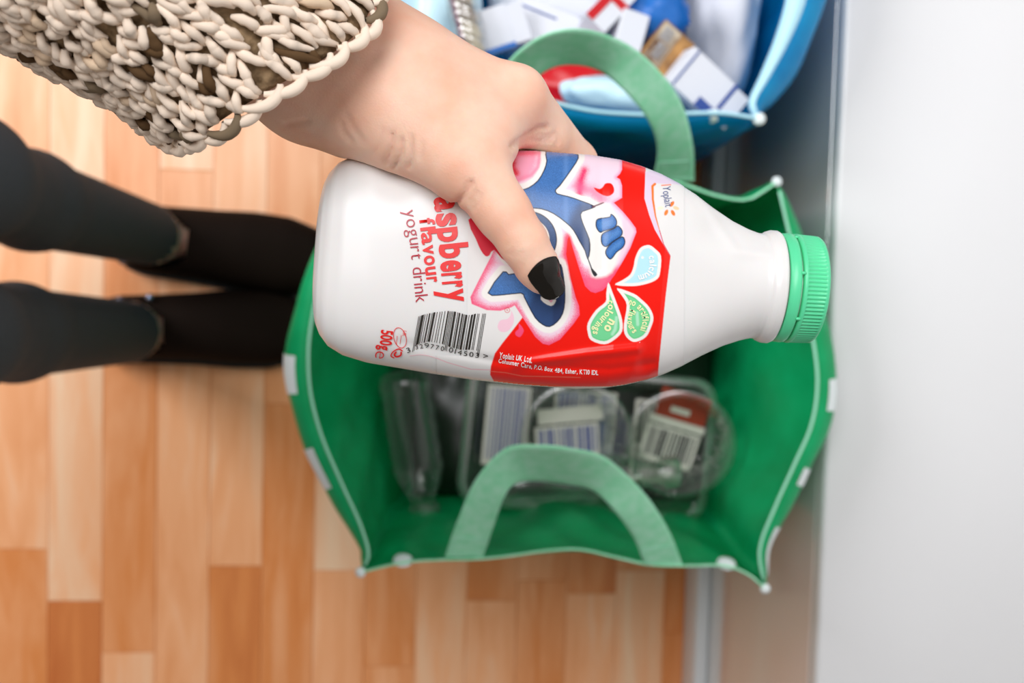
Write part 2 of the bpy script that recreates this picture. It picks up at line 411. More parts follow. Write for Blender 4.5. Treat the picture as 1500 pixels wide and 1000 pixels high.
green.strap([(680, 814, .455, 28, 0, 0), (696, 768, .482, 26, 5, 0), (718, 715, .512, 21, 13, 0), (748, 683, .530, 8, 25, -.012), (790, 679, .537, 0, 25, -.03),
             (835, 684, .537, -3, 25, -.03), (878, 695, .530, -10, 23, -.014), (922, 735, .512, -22, 13, 0), (954, 782, .482, -26, 5, 0), (972, 827, .455, -28, 0, 0)], M_strap)
green.strap([(987, 264, .455, -30, 0, 0), (989, 215, .50, -26, 3, 0), (972, 160, .54, -24, 14, 0), (928, 107, .57, -18, 22, -.006), (878, 76, .585, -5, 25, -.02),
             (822, 71, .587, 3, 24, -.03), (775, 93, .575, 14, 18, -.015), (742, 135, .54, 22, 10, 0), (715, 190, .50, 28, 2, 0), (705, 246, .455, 30, 0, 0)], M_strap)
def snap(bag, px, py, z, nrm):
    c = P(px, py, z); R = Vector(nrm).to_track_quat('Z', 'Y').to_matrix().to_4x4(); R.translation = Vector(c)
    MB().lathe([(0.0001, 0.0028), (0.004, 0.0028), (0.0052, 0.002), (0.0075, 0.0012), (0.008, 0.0), (0.008, -0.002)], 20, R).build('snap_button', M_bagwhite, bag.root)
snap(green, 590, 819, 0.447, (0, 1, 0.35)); snap(green, 1064, 824, 0.447, (0, 1, 0.35))

zb = 0.462
bsegs = [[(520, 120), (580, 150), (650, 158), (720, 150), (790, 146), (830, 155), (880, 164), (950, 168), (1010, 166), (1060, 166)],
         [(1112, 174), (1104, 150), (1125, 110), (1150, 60), (1172, 0), (1186, -80), (1192, -180)],
         [(1180, -330), (1100, -345), (900, -350), (700, -345)],
         [(490, -335), (470, -250), (460, -150), (465, -50), (490, 40)]]
blue = Bag('shopping_bag', 'open blue woven shopping bag stuffed with paper and cartons, behind the hand', bsegs, zb,
           [(-0.04, 0.15), (0.322, 0.15), (0.322, 0.405), (-0.04, 0.405)], (M_blue, M_hem), (0.014, 0.030, 0.01, 0.02), seed=8)
def hem(bag, i0, i1, out, inn, m, name='hem'):
    idx = np.arange(i0, i1 + 1) % bag.N; c = bag.G[0][idx]; n = bag.nr[idx]; k = np.sin(np.linspace(0.05, 1, len(idx)) * math.pi * 0.62)[:, None]
    dz = np.array([0, 0, 1.0])
    rows = [c + n * out * k - dz * 0.016, c + n * (out * .8) * k - dz * 0.004, c + n * 0.001 + dz * 0.0016, c - n * (inn * .5) * k + dz * 0.0012, c - n * inn * k - dz * 0.004, c - n * inn * k - dz * 0.007,
            c - n * 0.001 - dz * 0.004]
    g = np.array(rows); return mesh(name, g.reshape(-1, 3), grid_faces(len(rows), len(idx)), m, bag.root)
hem(blue, per, 2 * per - 1, 0.016, 0.014, M_hem)
blue.piping(0, per, 0.0016, M_hem)
for i in range(4): corner_pipe(blue, i * per, M_bagwhite, 0.0032)
snap(blue, 1043, 172, 0.455, (0, -1, 0.5))

# ------------------------------------------------------------------ rubbish in the green bag
def clear_mat(name, tint, fac, rough=0.12):
    m = bpy.data.materials.new(name); m.use_nodes = True; nt = m.node_tree; nt.nodes.remove(nt.nodes['Principled BSDF'])
    out = nt.nodes['Material Output']; tr = nt.nodes.new('ShaderNodeBsdfTransparent'); tr.inputs[0].default_value = (*tint, 1)
    gl = nt.nodes.new('ShaderNodeBsdfGlossy'); gl.inputs['Roughness'].default_value = rough
    df = nt.nodes.new('ShaderNodeBsdfDiffuse'); df.inputs[0].default_value = (0.75, 0.76, 0.74, 1)
    lw = nt.nodes.new('ShaderNodeLayerWeight'); lw.inputs[0].default_value = 0.35
    mx0 = nt.nodes.new('ShaderNodeMixShader'); mx0.inputs[0].default_value = 0.15; nt.links.new(gl.outputs[0], mx0.inputs[1]); nt.links.new(df.outputs[0], mx0.inputs[2])
    mth = nt.nodes.new('ShaderNodeMath'); mth.operation = 'MULTIPLY_ADD'; mth.inputs[1].default_value = 0.6; mth.inputs[2].default_value = fac
    nt.links.new(lw.outputs['Facing'], mth.inputs[0])
    mx = nt.nodes.new('ShaderNodeMixShader'); nt.links.new(mth.outputs[0], mx.inputs[0]); nt.links.new(tr.outputs[0], mx.inputs[1]); nt.links.new(mx0.outputs[0], mx.inputs[2])
    nt.links.new(mx.outputs[0], out.inputs[0]); return m
M_clear = clear_mat('clear_plastic', (0.90, 0.93, 0.90), 0.06)
M_clear2 = clear_mat('cloudy_plastic', (0.85, 0.86, 0.82), 0.26, 0.25)
M_rim = clear_mat('beige_rim', (0.75, 0.72, 0.62), 0.5, 0.25)
M_sticker = mat('paper_sticker', C(205, 200, 190), 0.6)
M_ink = mat('black_ink', (0.03, 0.03, 0.035), 0.5)
M_inkblue = mat('blue_ink', C(70, 80, 140), 0.5)
M_rust = mat('red_brown_print', C(150, 50, 25), 0.5)
M_deepshade = mat('deep_shade_film', (0.010, 0.016, 0.010), 0.35)  # near-black colour standing in for shade deep in the bag
def rrect(a, b, r, n=6):
    o = []
    for sx, sy, t0 in ((1, 1, 0), (-1, 1, 1), (-1, -1, 2), (1, -1, 3)):
        for i in range(n + 1):
            th = (t0 + i / n) * math.pi / 2; o.append((sx * (a - r) + r * math.cos(th), sy * (b - r) + r * math.sin(th)))
    return np.array(o)
def frame(c, rz, tilt=(0, 0)):
    M = Matrix.Translation(Vector(c)) @ Matrix.Rotation(rz, 4, 'Z') @ Matrix.Rotation(tilt[0], 4, 'X') @ Matrix.Rotation(tilt[1], 4, 'Y'); return np.array(M)
def xf(M, V): V = np.asarray(V, float); return (np.c_[V, np.ones(len(V))] @ M.T)[:, :3]
def loft(rings, close_first=False, close_last=False):
    n = len(rings[0]); V = np.concatenate(rings); Fc = [tuple(f) for f in grid_faces(len(rings), n, True)]
    if close_first: Fc.append(tuple(range(n))[::-1])
    if close_last: Fc.append(tuple((len(rings) - 1) * n + i for i in range(n)))
    return V, Fc
def ringz(xy, z): return np.c_[xy, np.full(len(xy), z)]
def tray(name, label, c, rz, a, b, h, m, cat='tray', tilt=(0, 0)):
    M = frame(c, rz, tilt); t = thing(name, c, label, cat)
    rings = [ringz(rrect(a * .82, b * .82, .012), 0.0), ringz(rrect(a * .9, b * .88, .016), 0.003), ringz(rrect(a * .97, b * .96, .02), h - .002), ringz(rrect(a, b, .02), h)]
    V, Fc = loft(rings, True); mesh('tray_body', xf(M, V), Fc, m, t)
    rings = [ringz(rrect(a, b, .02), h), ringz(rrect(a + .007, b + .007, .024), h + .001), ringz(rrect(a + .009, b + .009, .025), h - .003)]
    V, Fc = loft(rings); mesh('rim', xf(M, V), Fc, M_rim, t)
    for k in range(7):
        x = -a * .7 + k * a * 1.4 / 6
        bx = MB().box((x - .002, -b * .75, .003), (x + .002, b * .75, .006), .0008); mesh('rib', xf(M, bx.v), bx.f, m, t)
    return t, M
def flat_label(M, x0, y0, x1, y1, z, m, parent, name='label', bars=0, mb=None, seed=0):
    bx = MB().box((x0, y0, z), (x1, y1, z + .0006)); o = mesh(name, xf(M, bx.v), bx.f, m, parent, smooth=False)
    if bars:
        r = random.Random(seed); k = MB(); x = x0 + .004
        while x < x1 - .004:
            wd = r.choice((.001, .002, .003)); k.box((x, y0 + .006, z + .0006), (min(x + wd, x1 - .003), y1 - .003, z + .0009)); x += wd + r.choice((.001, .002, .0025))
        mesh('barcode_bars', xf(M, k.v), k.f, mb or M_ink, o, smooth=False)
    return o
c = P(856, 642, 0.235)
tr, TM = tray('fruit_tray', 'long clear plastic fruit tray beneath the two round clear pots in the green bag', (c[0], c[1], 0.228), math.radians(-4), 0.120, 0.066, 0.035, M_clear)
flat_label(TM, -.105, -.035, -.060, .048, .0075, M_sticker, tr, bars=1, mb=M_inkblue, seed=4)
flat_label(TM, -.035, -.030, .030, .050, .0075, M_sticker, tr, bars=1, mb=M_inkblue, seed=5)
flat_label(TM, .050, -.040, .104, .046, .0075, M_sticker, tr, bars=1, mb=M_ink, seed=6)
def pot(label, c, rz, r, h, tilt, group=None):
    M = frame(c, rz, tilt); t = thing('plastic_pot', c, label, 'pot', group)
    b = MB().lathe([(.0005, .002), (r * .60, .002), (r * .72, 0), (r * .78, .003), (r * .80, .01), (r * .97, h - .006), (r, h)], 56); mesh('pot_body', xf(M, b.v), b.f, M_clear, t)
    b = MB().lathe([(r, h), (r + .005, h + .001), (r + .006, h - .001), (r + .006, h - .005)], 56); mesh('rim', xf(M, b.v), b.f, M_clear2, t)
    for k in range(20):
        th = 2 * math.pi * k / 20
        b = MB().tube([(r * .81 * math.cos(th), r * .81 * math.sin(th), .012), (r * .95 * math.cos(th), r * .95 * math.sin(th), h - .01)], .0011, 5); mesh('rib', xf(M, b.v), b.f, M_clear, t)
    return t, M
c = P(832, 628, 0.24); p1, PM1 = pot('clear round ribbed pot in the green bag, just above the front handle', (c[0], c[1], .245), .1, .050, .045, (.06, .03))
flat_label(PM1, -.032, .008, .036, .024, .0035, M_sticker, p1, 'paper_band')
flat_label(PM1, -.036, -.030, .030, .006, .0035, M_sticker, p1, bars=1, mb=M_inkblue, seed=7)
c = P(985, 632, 0.25); p2, PM2 = pot('clear round ribbed pot with red-brown printed label, inside the green bag', (c[0], c[1], .258), -.25, .048, .05, (.12, -.1))
flat_label(PM2, -.030, -.034, .026, .004, .0035, M_sticker, p2, bars=1, mb=M_ink, seed=8)
flat_label(PM2, -.030, .006, .028, .014, .0035, M_sticker, p2, 'paper_band')
flat_label(PM2, -.026, .014, .026, .044, .0040, M_rust, p2, 'red_label')['label'] = 'red-brown printed label'
flat_label(PM2, -.012, .021, .008, .027, .0046, M_sticker, p2, 'paper_band')
# a crushed clear bottle along the front wall, and a second tray in the dark at the left
def clear_bottle(label, c, rz, L, r, tilt=(0, 0)):
    M = frame(c, rz, tilt); t = thing('drinks_bottle', c, label, 'bottle')
    prof = [(.001, 0), (r * .6, 0), (r * .9, .004), (r, .012)]
    for k in range(8): prof += [(r * (0.93 if k % 2 else 1.0), .02 + k * (L * .6 - .02) / 7)]
    prof += [(r, L * .65), (r * .8, L * .76), (r * .45, L * .88), (.013, L * .92), (.013, L)]
    b = MB().lathe(prof, 40); R = np.array(Matrix.Rotation(math.pi / 2, 4, 'Y')); mesh('bottle_body', xf(M @ R, b.v), b.f, M_clear, t)
    b = MB().lathe([(.001, L + .004), (.014, L + .004), (.0155, L + .002), (.0155, L - .012)], 28); mesh('bottle_cap', xf(M @ R, b.v), b.f, M_clear2, t)
    return t
c = P(760, 706, .32); clear_bottle('clear ribbed bottle lying along the front wall of the green bag', (c[0] - .02, c[1], .322), math.radians(4), .17, .022)
c = P(560, 575, .19); clear_bottle('clear ribbed bottle lying in the dark left side of the green bag', (c[0] + .022, c[1] + .03, .262), math.radians(-80), .15, .026)
c = P(1055, 520, .2); clear_bottle('clear ribbed bottle under the bottle cap at the back of the green bag', (c[0] - .115, c[1] + .025, .262), math.radians(12), .11, .027)
# near-black crumpled film below everything, added as the bag's deep shade
def crumple(name, label, cat, cx, cy, z, a, b, h, m, seed, n=34):
    r = np.random.RandomState(seed); u = np.linspace(-1, 1, n); X, Y = np.meshgrid(u, u, indexing='ij')
    Z = np.zeros_like(X)
    for _ in range(16):
        k = r.normal(0, 4.2, 2); Z += np.abs(np.sin(k[0] * X + k[1] * Y + r.uniform(0, 6))) * r.uniform(.3, 1)
    Z = (Z / Z.max()) * h; Z *= (1 - np.maximum(abs(X), abs(Y)) ** 6 * .5)
    V = np.stack([cx + X * a, cy + Y * b, z + Z], -1).reshape(-1, 3)
    bot = V.copy(); bot[:, 2] = np.minimum(bot[:, 2] - .004, z - .001)
    Fc = [tuple(f) for f in grid_faces(n, n)]
    o = mesh(name, V, Fc, m, origin=(cx, cy, z)); md = o.modifiers.new('film', 'SOLIDIFY'); md.thickness = .0012
    return tag(o, label, cat)
crumple('shade_film', 'crumpled near-black film added as deep shade under the clear trays in the green bag', 'film', .160, -.07, .178, .160, .150, .05, M_deepshade, 5)

# ------------------------------------------------------------------ paper, cartons and bags in the blue bag
M_paper = mat('white_paper', C(208, 210, 218), 0.6)
M_palebag = mat('pale_blue_film', C(190, 222, 238), 0.3, 0.5)
M_redpack = mat('red_packet', C(185, 12, 25), 0.35)
M_bluepack = mat('blue_packet', C(22, 100, 180), 0.4)
M_navy = mat('navy_print', C(40, 70, 140), 0.5)
M_brown = noise_mat('food_picture', C(95, 62, 40), C(205, 190, 165), 45, .45)
M_gold = noise_mat('golden_picture', C(190, 140, 80), C(110, 75, 45), 50, .45)
def blob_bag(name, label, cat, px, py, z, rx, ry, rz, m, seed, rot=0.0, parent=None):
    bm = bmesh.new(); bmesh.ops.create_icosphere(bm, subdivisions=4, radius=1)
    r = np.random.RandomState(seed); V = np.array([v.co[:] for v in bm.verts]); K = r.normal(0, 2.6, (12, 3)); ph = r.uniform(0, 6, 12)
    d = sum(np.abs(np.sin(V @ K[i] + ph[i])) for i in range(12)) / 12
    V = V * (0.72 + 0.42 * d)[:, None] * np.array([rx, ry, rz]); co, si = math.cos(rot), math.sin(rot)
    V = V @ np.array([[co, si, 0], [-si, co, 0], [0, 0, 1]]); V += P(px, py, z)
    Fc = [[v.index for v in f.verts] for f in bm.faces]; bm.free()
    return tag(mesh(name, V, Fc, m), label, cat)
blob_bag('paper_bag', 'large crumpled white paper bag filling the middle of the blue bag', 'bag', 850, -5, .33, .092, .085, .07, M_paper, 3)
blob_bag('carrier_bag', 'pale blue crumpled carrier film beside the wrist inside the blue bag', 'bag', 635, 25, .37, .044, .080, .05, M_palebag, 5)
blob_bag('paper_bag', 'smaller crumpled white paper bag at the far right of the blue bag', 'bag', 1056, 30, .33, .031, .085, .06, M_paper, 9)
def carton(label, px, py, z, size, rz, tilt, m, prints=(), name='carton', cat='carton', flap=True):
    c = P(px, py, z); M = frame(c, rz, tilt); t = thing(name, c, label, cat); a, b, h = [q / 2 for q in size]
    k = MB().box((-a, -b, -h), (a, b, h), .0012); mesh('carton_body', xf(M, k.v), k.f, m, t, smooth=False)
    if flap:
        k = MB().box((a - .0005, -b * .9, h - .001), (a + .014, b * .9, h + .0002), .0002); mesh('flap', xf(M, k.v), k.f, m, t, smooth=False)
    for nm, x0, y0, x1, y1, pm in prints:
        k = MB().box((x0 * a, y0 * b, h), (x1 * a, y1 * b, h + .0006)); mesh(nm, xf(M, k.v), k.f, pm, t, smooth=False)
    return t
carton('white carton with navy side and thin navy line, by the blue bag front corner', 1016, 126, .420, (.050, .036, .05), math.radians(-38), (.05, .1), M_paper,
       [('printed_line', -.80, -.95, -.74, .95, M_navy), ('blue_panel', .2, -1, 1, -.52, M_navy), ('blue_panel', .86, -.4, 1, 1, M_navy)])
carton('golden-brown snack packet with a food picture, beside the green handle in the blue bag', 972, 78, .415, (.034, .042, .016), math.radians(-35), (-.1, .15), M_gold,
       [('food_picture', -.95, -.9, .1, .9, M_brown), ('white_panel', -.8, .2, -.2, .8, M_paper), ('white_panel', -.6, -.6, -.1, .1, M_paper)], name='snack_packet', cat='packet', flap=False)
carton('white-fronted box leaning on the blue packet in the blue bag', 921, 48, .418, (.024, .032, .02), math.radians(-14), (0, .1), M_paper, flap=False)
blob_bag('plastic_packet', 'bright blue soft packet behind the golden snack packet', 'packet', 962, 22, .402, .030, .026, .02, M_bluepack, 12)
carton('red and white folded carton standing behind the green handle', 882, 26, .415, (.032, .022, .03), math.radians(48), (0, .2), M_paper,
       [('red_band', -1, .3, 1, 1, M_redpack), ('red_band', .55, -1, 1, .3, M_redpack)])
blob_bag('plastic_packet', 'plain red soft packet under the green handle in the blue bag', 'packet', 838, 122, .408, .034, .022, .018, M_redpack, 15, .3)
blob_bag('carrier_bag', 'pale blue crumpled film bulging over the front rim of the blue bag', 'bag', 905, 143, .425, .052, .016, .026, M_palebag, 21, -.1)
carton('white carton with a blue stripe, near the back of the hand in the blue bag', 722, 46, .405, (.030, .036, .02), math.radians(20), (.1, 0), M_paper,
       [('blue_stripe', -.95, -1, .95, -.78, M_bluepack)])
carton('thin white carton with a fine dark line, left of the green handle top', 792, 42, .40, (.055, .04, .012), math.radians(-20), (0, -.05), M_paper,
       [('printed_line', -.9, .50, .35, .58, M_navy), ('brown_mark', -.98, -.1, -.86, .35, M_rust)])
M_brownclear = clear_mat('brown_clear_plastic', (0.42, 0.32, 0.24), 0.10, .1)
def wrapper():
    c = P(682, 25, .42); M = frame(c, math.radians(105), (0, .2)); t = thing('clear_wrapper', c, 'clear food wrapper with brown picture, beside the pale film in the blue bag', 'wrapper')
    n = 30; V = []
    for i in range(n):
        for j in range(14):
            x = (i / (n - 1) - .5) * .085; th = j / 13 * math.pi; r = .013 * (1 - .5 * abs(2 * i / (n - 1) - 1) ** 3); V.append((x, r * math.cos(th), r * math.sin(th) + .002 * math.sin(i * 1.3 + j)))
    mesh('film_sleeve', xf(M, V), grid_faces(n, 14), M_clear2, t)
    k = MB().box((-.034, -.008, .002), (.022, .006, .004), .0008); mesh('food_picture', xf(M, k.v), k.f, M_brown, t)
    k = MB().box((-.036, .006, .001), (.024, .0095, .003), .0006); mesh('dark_edge', xf(M, k.v), k.f, M_rust, t)
wrapper()

# ------------------------------------------------------------------ yogurt drink bottle
DA, DB = 0.366, 0.371
UL = 725.0                                             # pixels of axis length
A3 = PD(470, 373, DA); B3 = PD(1195, 425, DB)
ax_u = (B3 - A3); BL = np.linalg.norm(ax_u); ax_u /= BL
toc = -(fwd - ax_u * fwd.dot(ax_u)); ax_w = toc / np.linalg.norm(toc)     # towards the camera
ax_v = np.cross(ax_w, ax_u)
if ax_v.dot(down) < 0: ax_v = -ax_v                    # photo-down side
S = BL / UL                                            # metres per profile pixel
HV = np.array([(0, 60), (1.5, 84), (5, 104), (12, 118), (24, 132), (45, 143), (80, 151), (120, 155), (170, 160), (230, 165), (300, 168), (380, 168), (420, 164), (450, 158),
               (480, 149), (505, 139), (530, 126), (560, 108), (590, 92), (615, 82), (632, 77), (640, 77), (643, 80), (650, 82.5), (658, 82.5), (662, 80), (664, 70), (690, 70)], float)
HW = np.array([(0, 50), (1.5, 66), (5, 80), (12, 92), (24, 102), (45, 108), (80, 112), (300, 114), (420, 113), (480, 108), (530, 98), (560, 91), (590, 83), (615, 78), (632, 76), (640, 77),
               (643, 80), (650, 82.5), (658, 82.5), (662, 80), (664, 70), (690, 70)], float)
def hv(u): return np.interp(u, HV[:, 0], HV[:, 1])
def hw(u): return np.interp(u, HW[:, 0], HW[:, 1])
def ne(u): return np.interp(u, [0, 60, 420, 520, 620, 700], [3.0, 3.0, 3.0, 2.6, 2.0, 2.0])
def seg_d(u, v, pl):
    d = np.full(np.shape(u), 1e9)
    for (x0, y0), (x1, y1) in zip(pl[:-1], pl[1:]):
        ex, ey = x1 - x0, y1 - y0; t = np.clip(((u - x0) * ex + (v - y0) * ey) / (ex * ex + ey * ey), 0, 1)
        d = np.minimum(d, np.hypot(u - x0 - t * ex, v - y0 - t * ey))
    return d
def dent(u, v):                                         # small folds of the soft bottle and its sleeve, in profile pixels
    d = -9.0 * np.exp(-(((u - 108) / 26) ** 2 + ((v + 118) / 40) ** 2))
    d += 6.0 * np.exp(-(seg_d(u, v, [(290, 138), (330, 128), (385, 116), (452, 104)]) / 7) ** 2)
    d += -2.6 * np.exp(-(seg_d(u, v, [(130, 118), (190, 126), (300, 138), (420, 134), (480, 122)]) / 6) ** 2)
    d += -7.0 * np.exp(-(((u - 560) / 34) ** 2 + ((v + 66) / 22) ** 2))
    d += 3.0 * np.exp(-(seg_d(u, v, [(530, -120), (585, -40), (630, -40)]) / 8) ** 2)
    d += -4.0 * np.exp(-(((u - 470) / 14) ** 2 + ((v - 128) / 12) ** 2)) + 3.0 * np.exp(-(((u - 452) / 10) ** 2 + ((v - 124) / 12) ** 2))
    d += 1.2 * np.sin(u * .021 + v * .013) * np.exp(-((u - 330) / 220) ** 2)
    d += 1.6 * np.exp(-(seg_d(u, v, [(372, -160), (380, 0)]) / 7) ** 2) - 1.6 * np.exp(-(seg_d(u, v, [(388, -160), (394, 0)]) / 7) ** 2)
    return d
def surf_w(u, v):
    a, b, n = hv(u), hw(u), ne(u); q = np.clip(np.abs(v) / a, 0, 0.9985)
    return b * (1 - q ** n) ** (1 / n) + dent(u, v)
def bpos(u, v, wv): 
    u, v, wv = np.broadcast_arrays(u, v, wv)
    return A3 + S * (u[..., None] * ax_u + v[..., None] * ax_v + wv[..., None] * ax_w)
def to_surface(px, py, off=0.0):
    """photo pixel -> point on the front of the bottle (off in metres outward)"""
    px = np.asarray(px, float); py = np.asarray(py, float)
    r = ((px - 750) / F)[..., None] * right + ((py - 500) / F)[..., None] * down + fwd
    wv = np.full(px.shape, 105.0)
    for _ in range(14):
        # intersect ray with plane w = wv
        t = ((A3 - CAM).dot(ax_w) + S * wv) / (r @ ax_w)
        q = CAM + r * t[..., None] - A3
        u = (q @ ax_u) / S; v = (q @ ax_v) / S
        wv = 0.45 * wv + 0.55 * surf_w(u, v)
    e = 1.0
    gu = (surf_w(u + e, v) - surf_w(u - e, v)) / 2; gv = (surf_w(u, v + e) - surf_w(u, v - e)) / 2
    gu = np.clip(gu, -2, 2); gv = np.clip(gv, -2, 2)
    n = ax_w - gu[..., None] * ax_u - gv[..., None] * ax_v; n /= np.linalg.norm(n, axis=-1)[..., None]
    ok = (np.abs(v) < hv(u) * 0.985) & (u > 0)
    return bpos(u, v, surf_w(u, v)) + n * off, ok
bot = thing('drink_bottle', (A3 + B3) / 2, 'white plastic yogurt drink bottle with red and blue printed sleeve, held in the hand', 'bottle')
us = np.r_[np.linspace(0, 14, 8)[:-1], np.linspace(14, 60, 10)[:-1], np.linspace(60, 620, 95)[:-1], np.linspace(620, 690, 40)]
NT = 128; th = np.arange(NT) * 2 * math.pi / NT
V = []
for u in us:
    a, b, n = hv(u), hw(u), ne(u)
    cv, sv = np.cos(th), np.sin(th)
    v = a * np.sign(cv) * np.abs(cv) ** (2 / n); wv = b * np.sign(sv) * np.abs(sv) ** (2 / n)
    fr = np.clip(wv / b, 0, 1); wv = wv + dent(np.full_like(v, u), v) * np.clip(fr * 1.6, 0, 1)
    V.append(bpos(np.full_like(v, u), v, wv))
Fc = [tuple(f) for f in grid_faces(len(us), NT, True)] + [tuple(range(NT))[::-1], tuple((len(us) - 1) * NT + i for i in range(NT))]
mesh('bottle_body', np.concatenate(V), Fc, M_bottle, bot)
# cap: ribbed lid and tamper ring
def around(prof, n, ribs=0, amp=0.0):
    V = []
    for u, r, k in prof:
        t = np.arange(n) * 2 * math.pi / n; rr = r - amp * k * (np.arange(n) % 4 >= 2)
        V.append(bpos(np.full(n, float(u)), rr * np.cos(t), rr * np.sin(t)))
    return np.concatenate(V), [tuple(f) for f in grid_faces(len(prof), n, True)]
V, Fc = around([(665, 72, 0), (664.5, 76, 0), (666, 79, 0), (677, 80, 0), (680, 79, 0), (681, 75, 0), (681, 71, 0)], 120)
ring = mesh('tamper_ring', V, Fc, M_cap, bot)
NR = 4 * 84
V, Fc = around([(683.5, 70, 0), (683.5, 77.5, 0), (684.5, 79.5, 0), (688, 80, 0), (689, 79.5, 0), (690, 79.5, 1), (714, 78.5, 1), (715.5, 78.3, 0), (718, 78.2, 0), (720.5, 76.5, 0), (722, 73, 0), (722.3, 60, 0), (722, 30, 0), (722, 0.5, 0)], NR, amp=2.6)
capo = mesh('bottle_cap', V, Fc, M_cap, bot)
for th_ in (0.42, 1.35, 2.2, 3.4, 4.6, 5.6):
    c_, s_ = math.cos(math.pi - th_), math.sin(math.pi - th_)
    a = [bpos(np.array(float(u)), np.array(78.6 * c_ ), np.array(78.6 * s_)) for u in (679, 685)]
    MB().tube(a, .0006, 6).build('bridge', M_cap, ring)

# ---- printed sleeve: colours are the print itself, computed on a fine grid over the front of the bottle
x0p, x1p, y0p, y1p, st = 640, 1002, 206, 566, 0.8
gx = np.arange(x0p, x1p, st); gy = np.arange(y0p, y1p, st); PX, PY = np.meshgrid(gx, gy, indexing='ij')
def sdp(poly, smooth=3):
    p = catmull(poly, smooth, True) if smooth else np.array(poly, float)
    d = np.full(PX.shape, 1e9); ins = np.zeros(PX.shape, bool)
    for (xa, ya), (xb, yb) in zip(p, np.roll(p, -1, 0)):
        ex, ey = xb - xa, yb - ya; L2 = ex * ex + ey * ey
        if L2 < 1e-9: continue
        t = np.clip(((PX - xa) * ex + (PY - ya) * ey) / L2, 0, 1); d = np.minimum(d, np.hypot(PX - xa - t * ex, PY - ya - t * ey))
        if ya != yb:
            c = ((ya > PY) != (yb > PY)) & (PX < (xb - xa) * (PY - ya) / (yb - ya) + xa); ins ^= c
    return np.where(ins, -d, d)
def cov(d, s=0.6): return np.clip(0.5 - d / (2 * s), 0, 1)[..., None]
def soft(x, a, b): t = np.clip((x - a) / (b - a), 0, 1); return (t * t * (3 - 2 * t))[..., None]
img = np.zeros(PX.shape + (3,)) + BOTTLE_ALB
def paint(m, c):
    global img
    img = img * (1 - m) + np.asarray(c) * m
def K(r, g, b): return np.clip(lin((r, g, b)) * 1.22, 0, .9)
nz = RNG.normal(0, 1, PX.shape)[..., None]
RED = K(232, 22, 10)
red = [(765, 465), (752, 482), (736, 502), (725, 517), (719, 536), (718, 548), (726, 562), (800, 566), (962, 566), (966, 520), (975, 432), (982, 375), (959, 336), (951, 315), (944, 291), (945, 262), (946, 240), (905, 230), (840, 290), (800, 380)]
paint(cov(sdp(red, 0)), RED)
sticker = [(911, 240), (911, 249), (908, 255), (903, 260), (908, 263), (911, 272), (911, 290), (899, 297), (912, 310), (923, 323), (931, 334), (932, 340), (923, 363), (913, 381), (900, 403),
           (896, 408), (891, 417), (883, 425), (872, 429), (865, 427), (857, 419), (848, 392), (839, 363), (834, 345), (831, 350), (829, 372), (835, 405), (843, 435), (848, 448), (849, 461), (840, 474),
           (820, 497), (804, 505), (795, 503), (784, 493), (765, 464), (754, 447), (749, 450), (733, 455), (713, 454), (691, 445), (689, 435), (703, 407), (720, 374), (735, 340), (720, 280), (720, 205), (911, 205)]
dS = sdp(sticker, 0)
blueA = [(800, 220), (822, 221), (843, 225), (847, 232), (838, 247), (820, 272), (814, 278), (816, 284), (832, 288), (850, 294), (871, 303), (853, 310), (851, 319), (857, 335), (863, 350), (864, 366), (861, 379),
         (857, 367), (849, 353), (840, 337), (829, 326), (811, 313), (793, 306), (773, 305), (745, 308), (742, 285), (763, 279), (775, 275), (788, 265), (797, 250), (801, 236)]
blueB = [(737, 398), (715, 429), (733, 432), (763, 429), (768, 435), (773, 445), (784, 465), (795, 475), (805, 478), (816, 471), (824, 459), (827, 443), (827, 420), (823, 392), (819, 387), (812, 392), (790, 402), (760, 400), (745, 402)]
dA = sdp(blueA, 2); dB = sdp(blueB, 2)
rr = np.hypot(PX - 774, PY - 351); dR = np.maximum(rr - 41, 31 - rr); dR = np.where(PY > 372, np.maximum(dR, PY - 379), dR)
dU = np.minimum(np.minimum(dA, dB), dR)
ins = cov(dS)
LIL = K(222, 196, 210); PNK = K(228, 150, 174); DPK = K(222, 74, 112); WHT = K(226, 220, 216)
col = LIL + (PNK - LIL) * soft(dU + nz[..., 0] * 1.0, 11, 19); col = col + (DPK - col) * soft(dU + nz[..., 0] * 1.6, 18, 30) * (PY > 300)[..., None] * .8
lilzone = soft(PX - 0.25 * (PY - 260), 838, 862) * soft(-PY, -318, -296); col = col * (1 - lilzone) + LIL * lilzone
edge = soft(dS + nz[..., 0] * 1.2, -9, -1) * soft(PY, 318, 345); col = col * (1 - edge * .75) + DPK * edge * .75
col = WHT + (col - WHT) * soft(dU, 7, 11)
z2 = soft(PX, 884, 900) * soft(-PY, -398, -384); col = col * (1 - z2) + (LIL + (K(212, 150, 180) - LIL) * soft(dS, -6, 0)) * z2
col = WHT + (col - WHT) * soft(dU, 7, 11)
paint(ins, col)
for pl, wd, c, a in (([(856, 250), (851, 264), (849, 284)], 6, (222, 30, 90), .95), ([(851, 276), (868, 280), (884, 292)], 9, (228, 100, 140), .7), ([(751, 232), (751, 246), (756, 254)], 5, (215, 20, 40), .9),
                     ([(756, 226), (800, 224)], 4, (226, 70, 100), .7), ([(791, 226), (788, 245), (778, 257), (757, 265)], 3.5, (226, 120, 150), .8), ([(833, 348), (831, 372), (838, 405)], 6, (225, 40, 80), .8)):
    d = seg_d(PX, PY, pl) + nz[..., 0] * wd * .12; paint(a * np.exp(-(d / wd) ** 2)[..., None] * ins * soft(dU, 6, 9), K(*c))
leaf = [(686, 322), (697, 350), (704, 366), (711, 375), (717, 374), (724, 366), (745, 385), (745, 330), (712, 312)]
paint(cov(sdp(leaf, 2)), K(196, 8, 42))
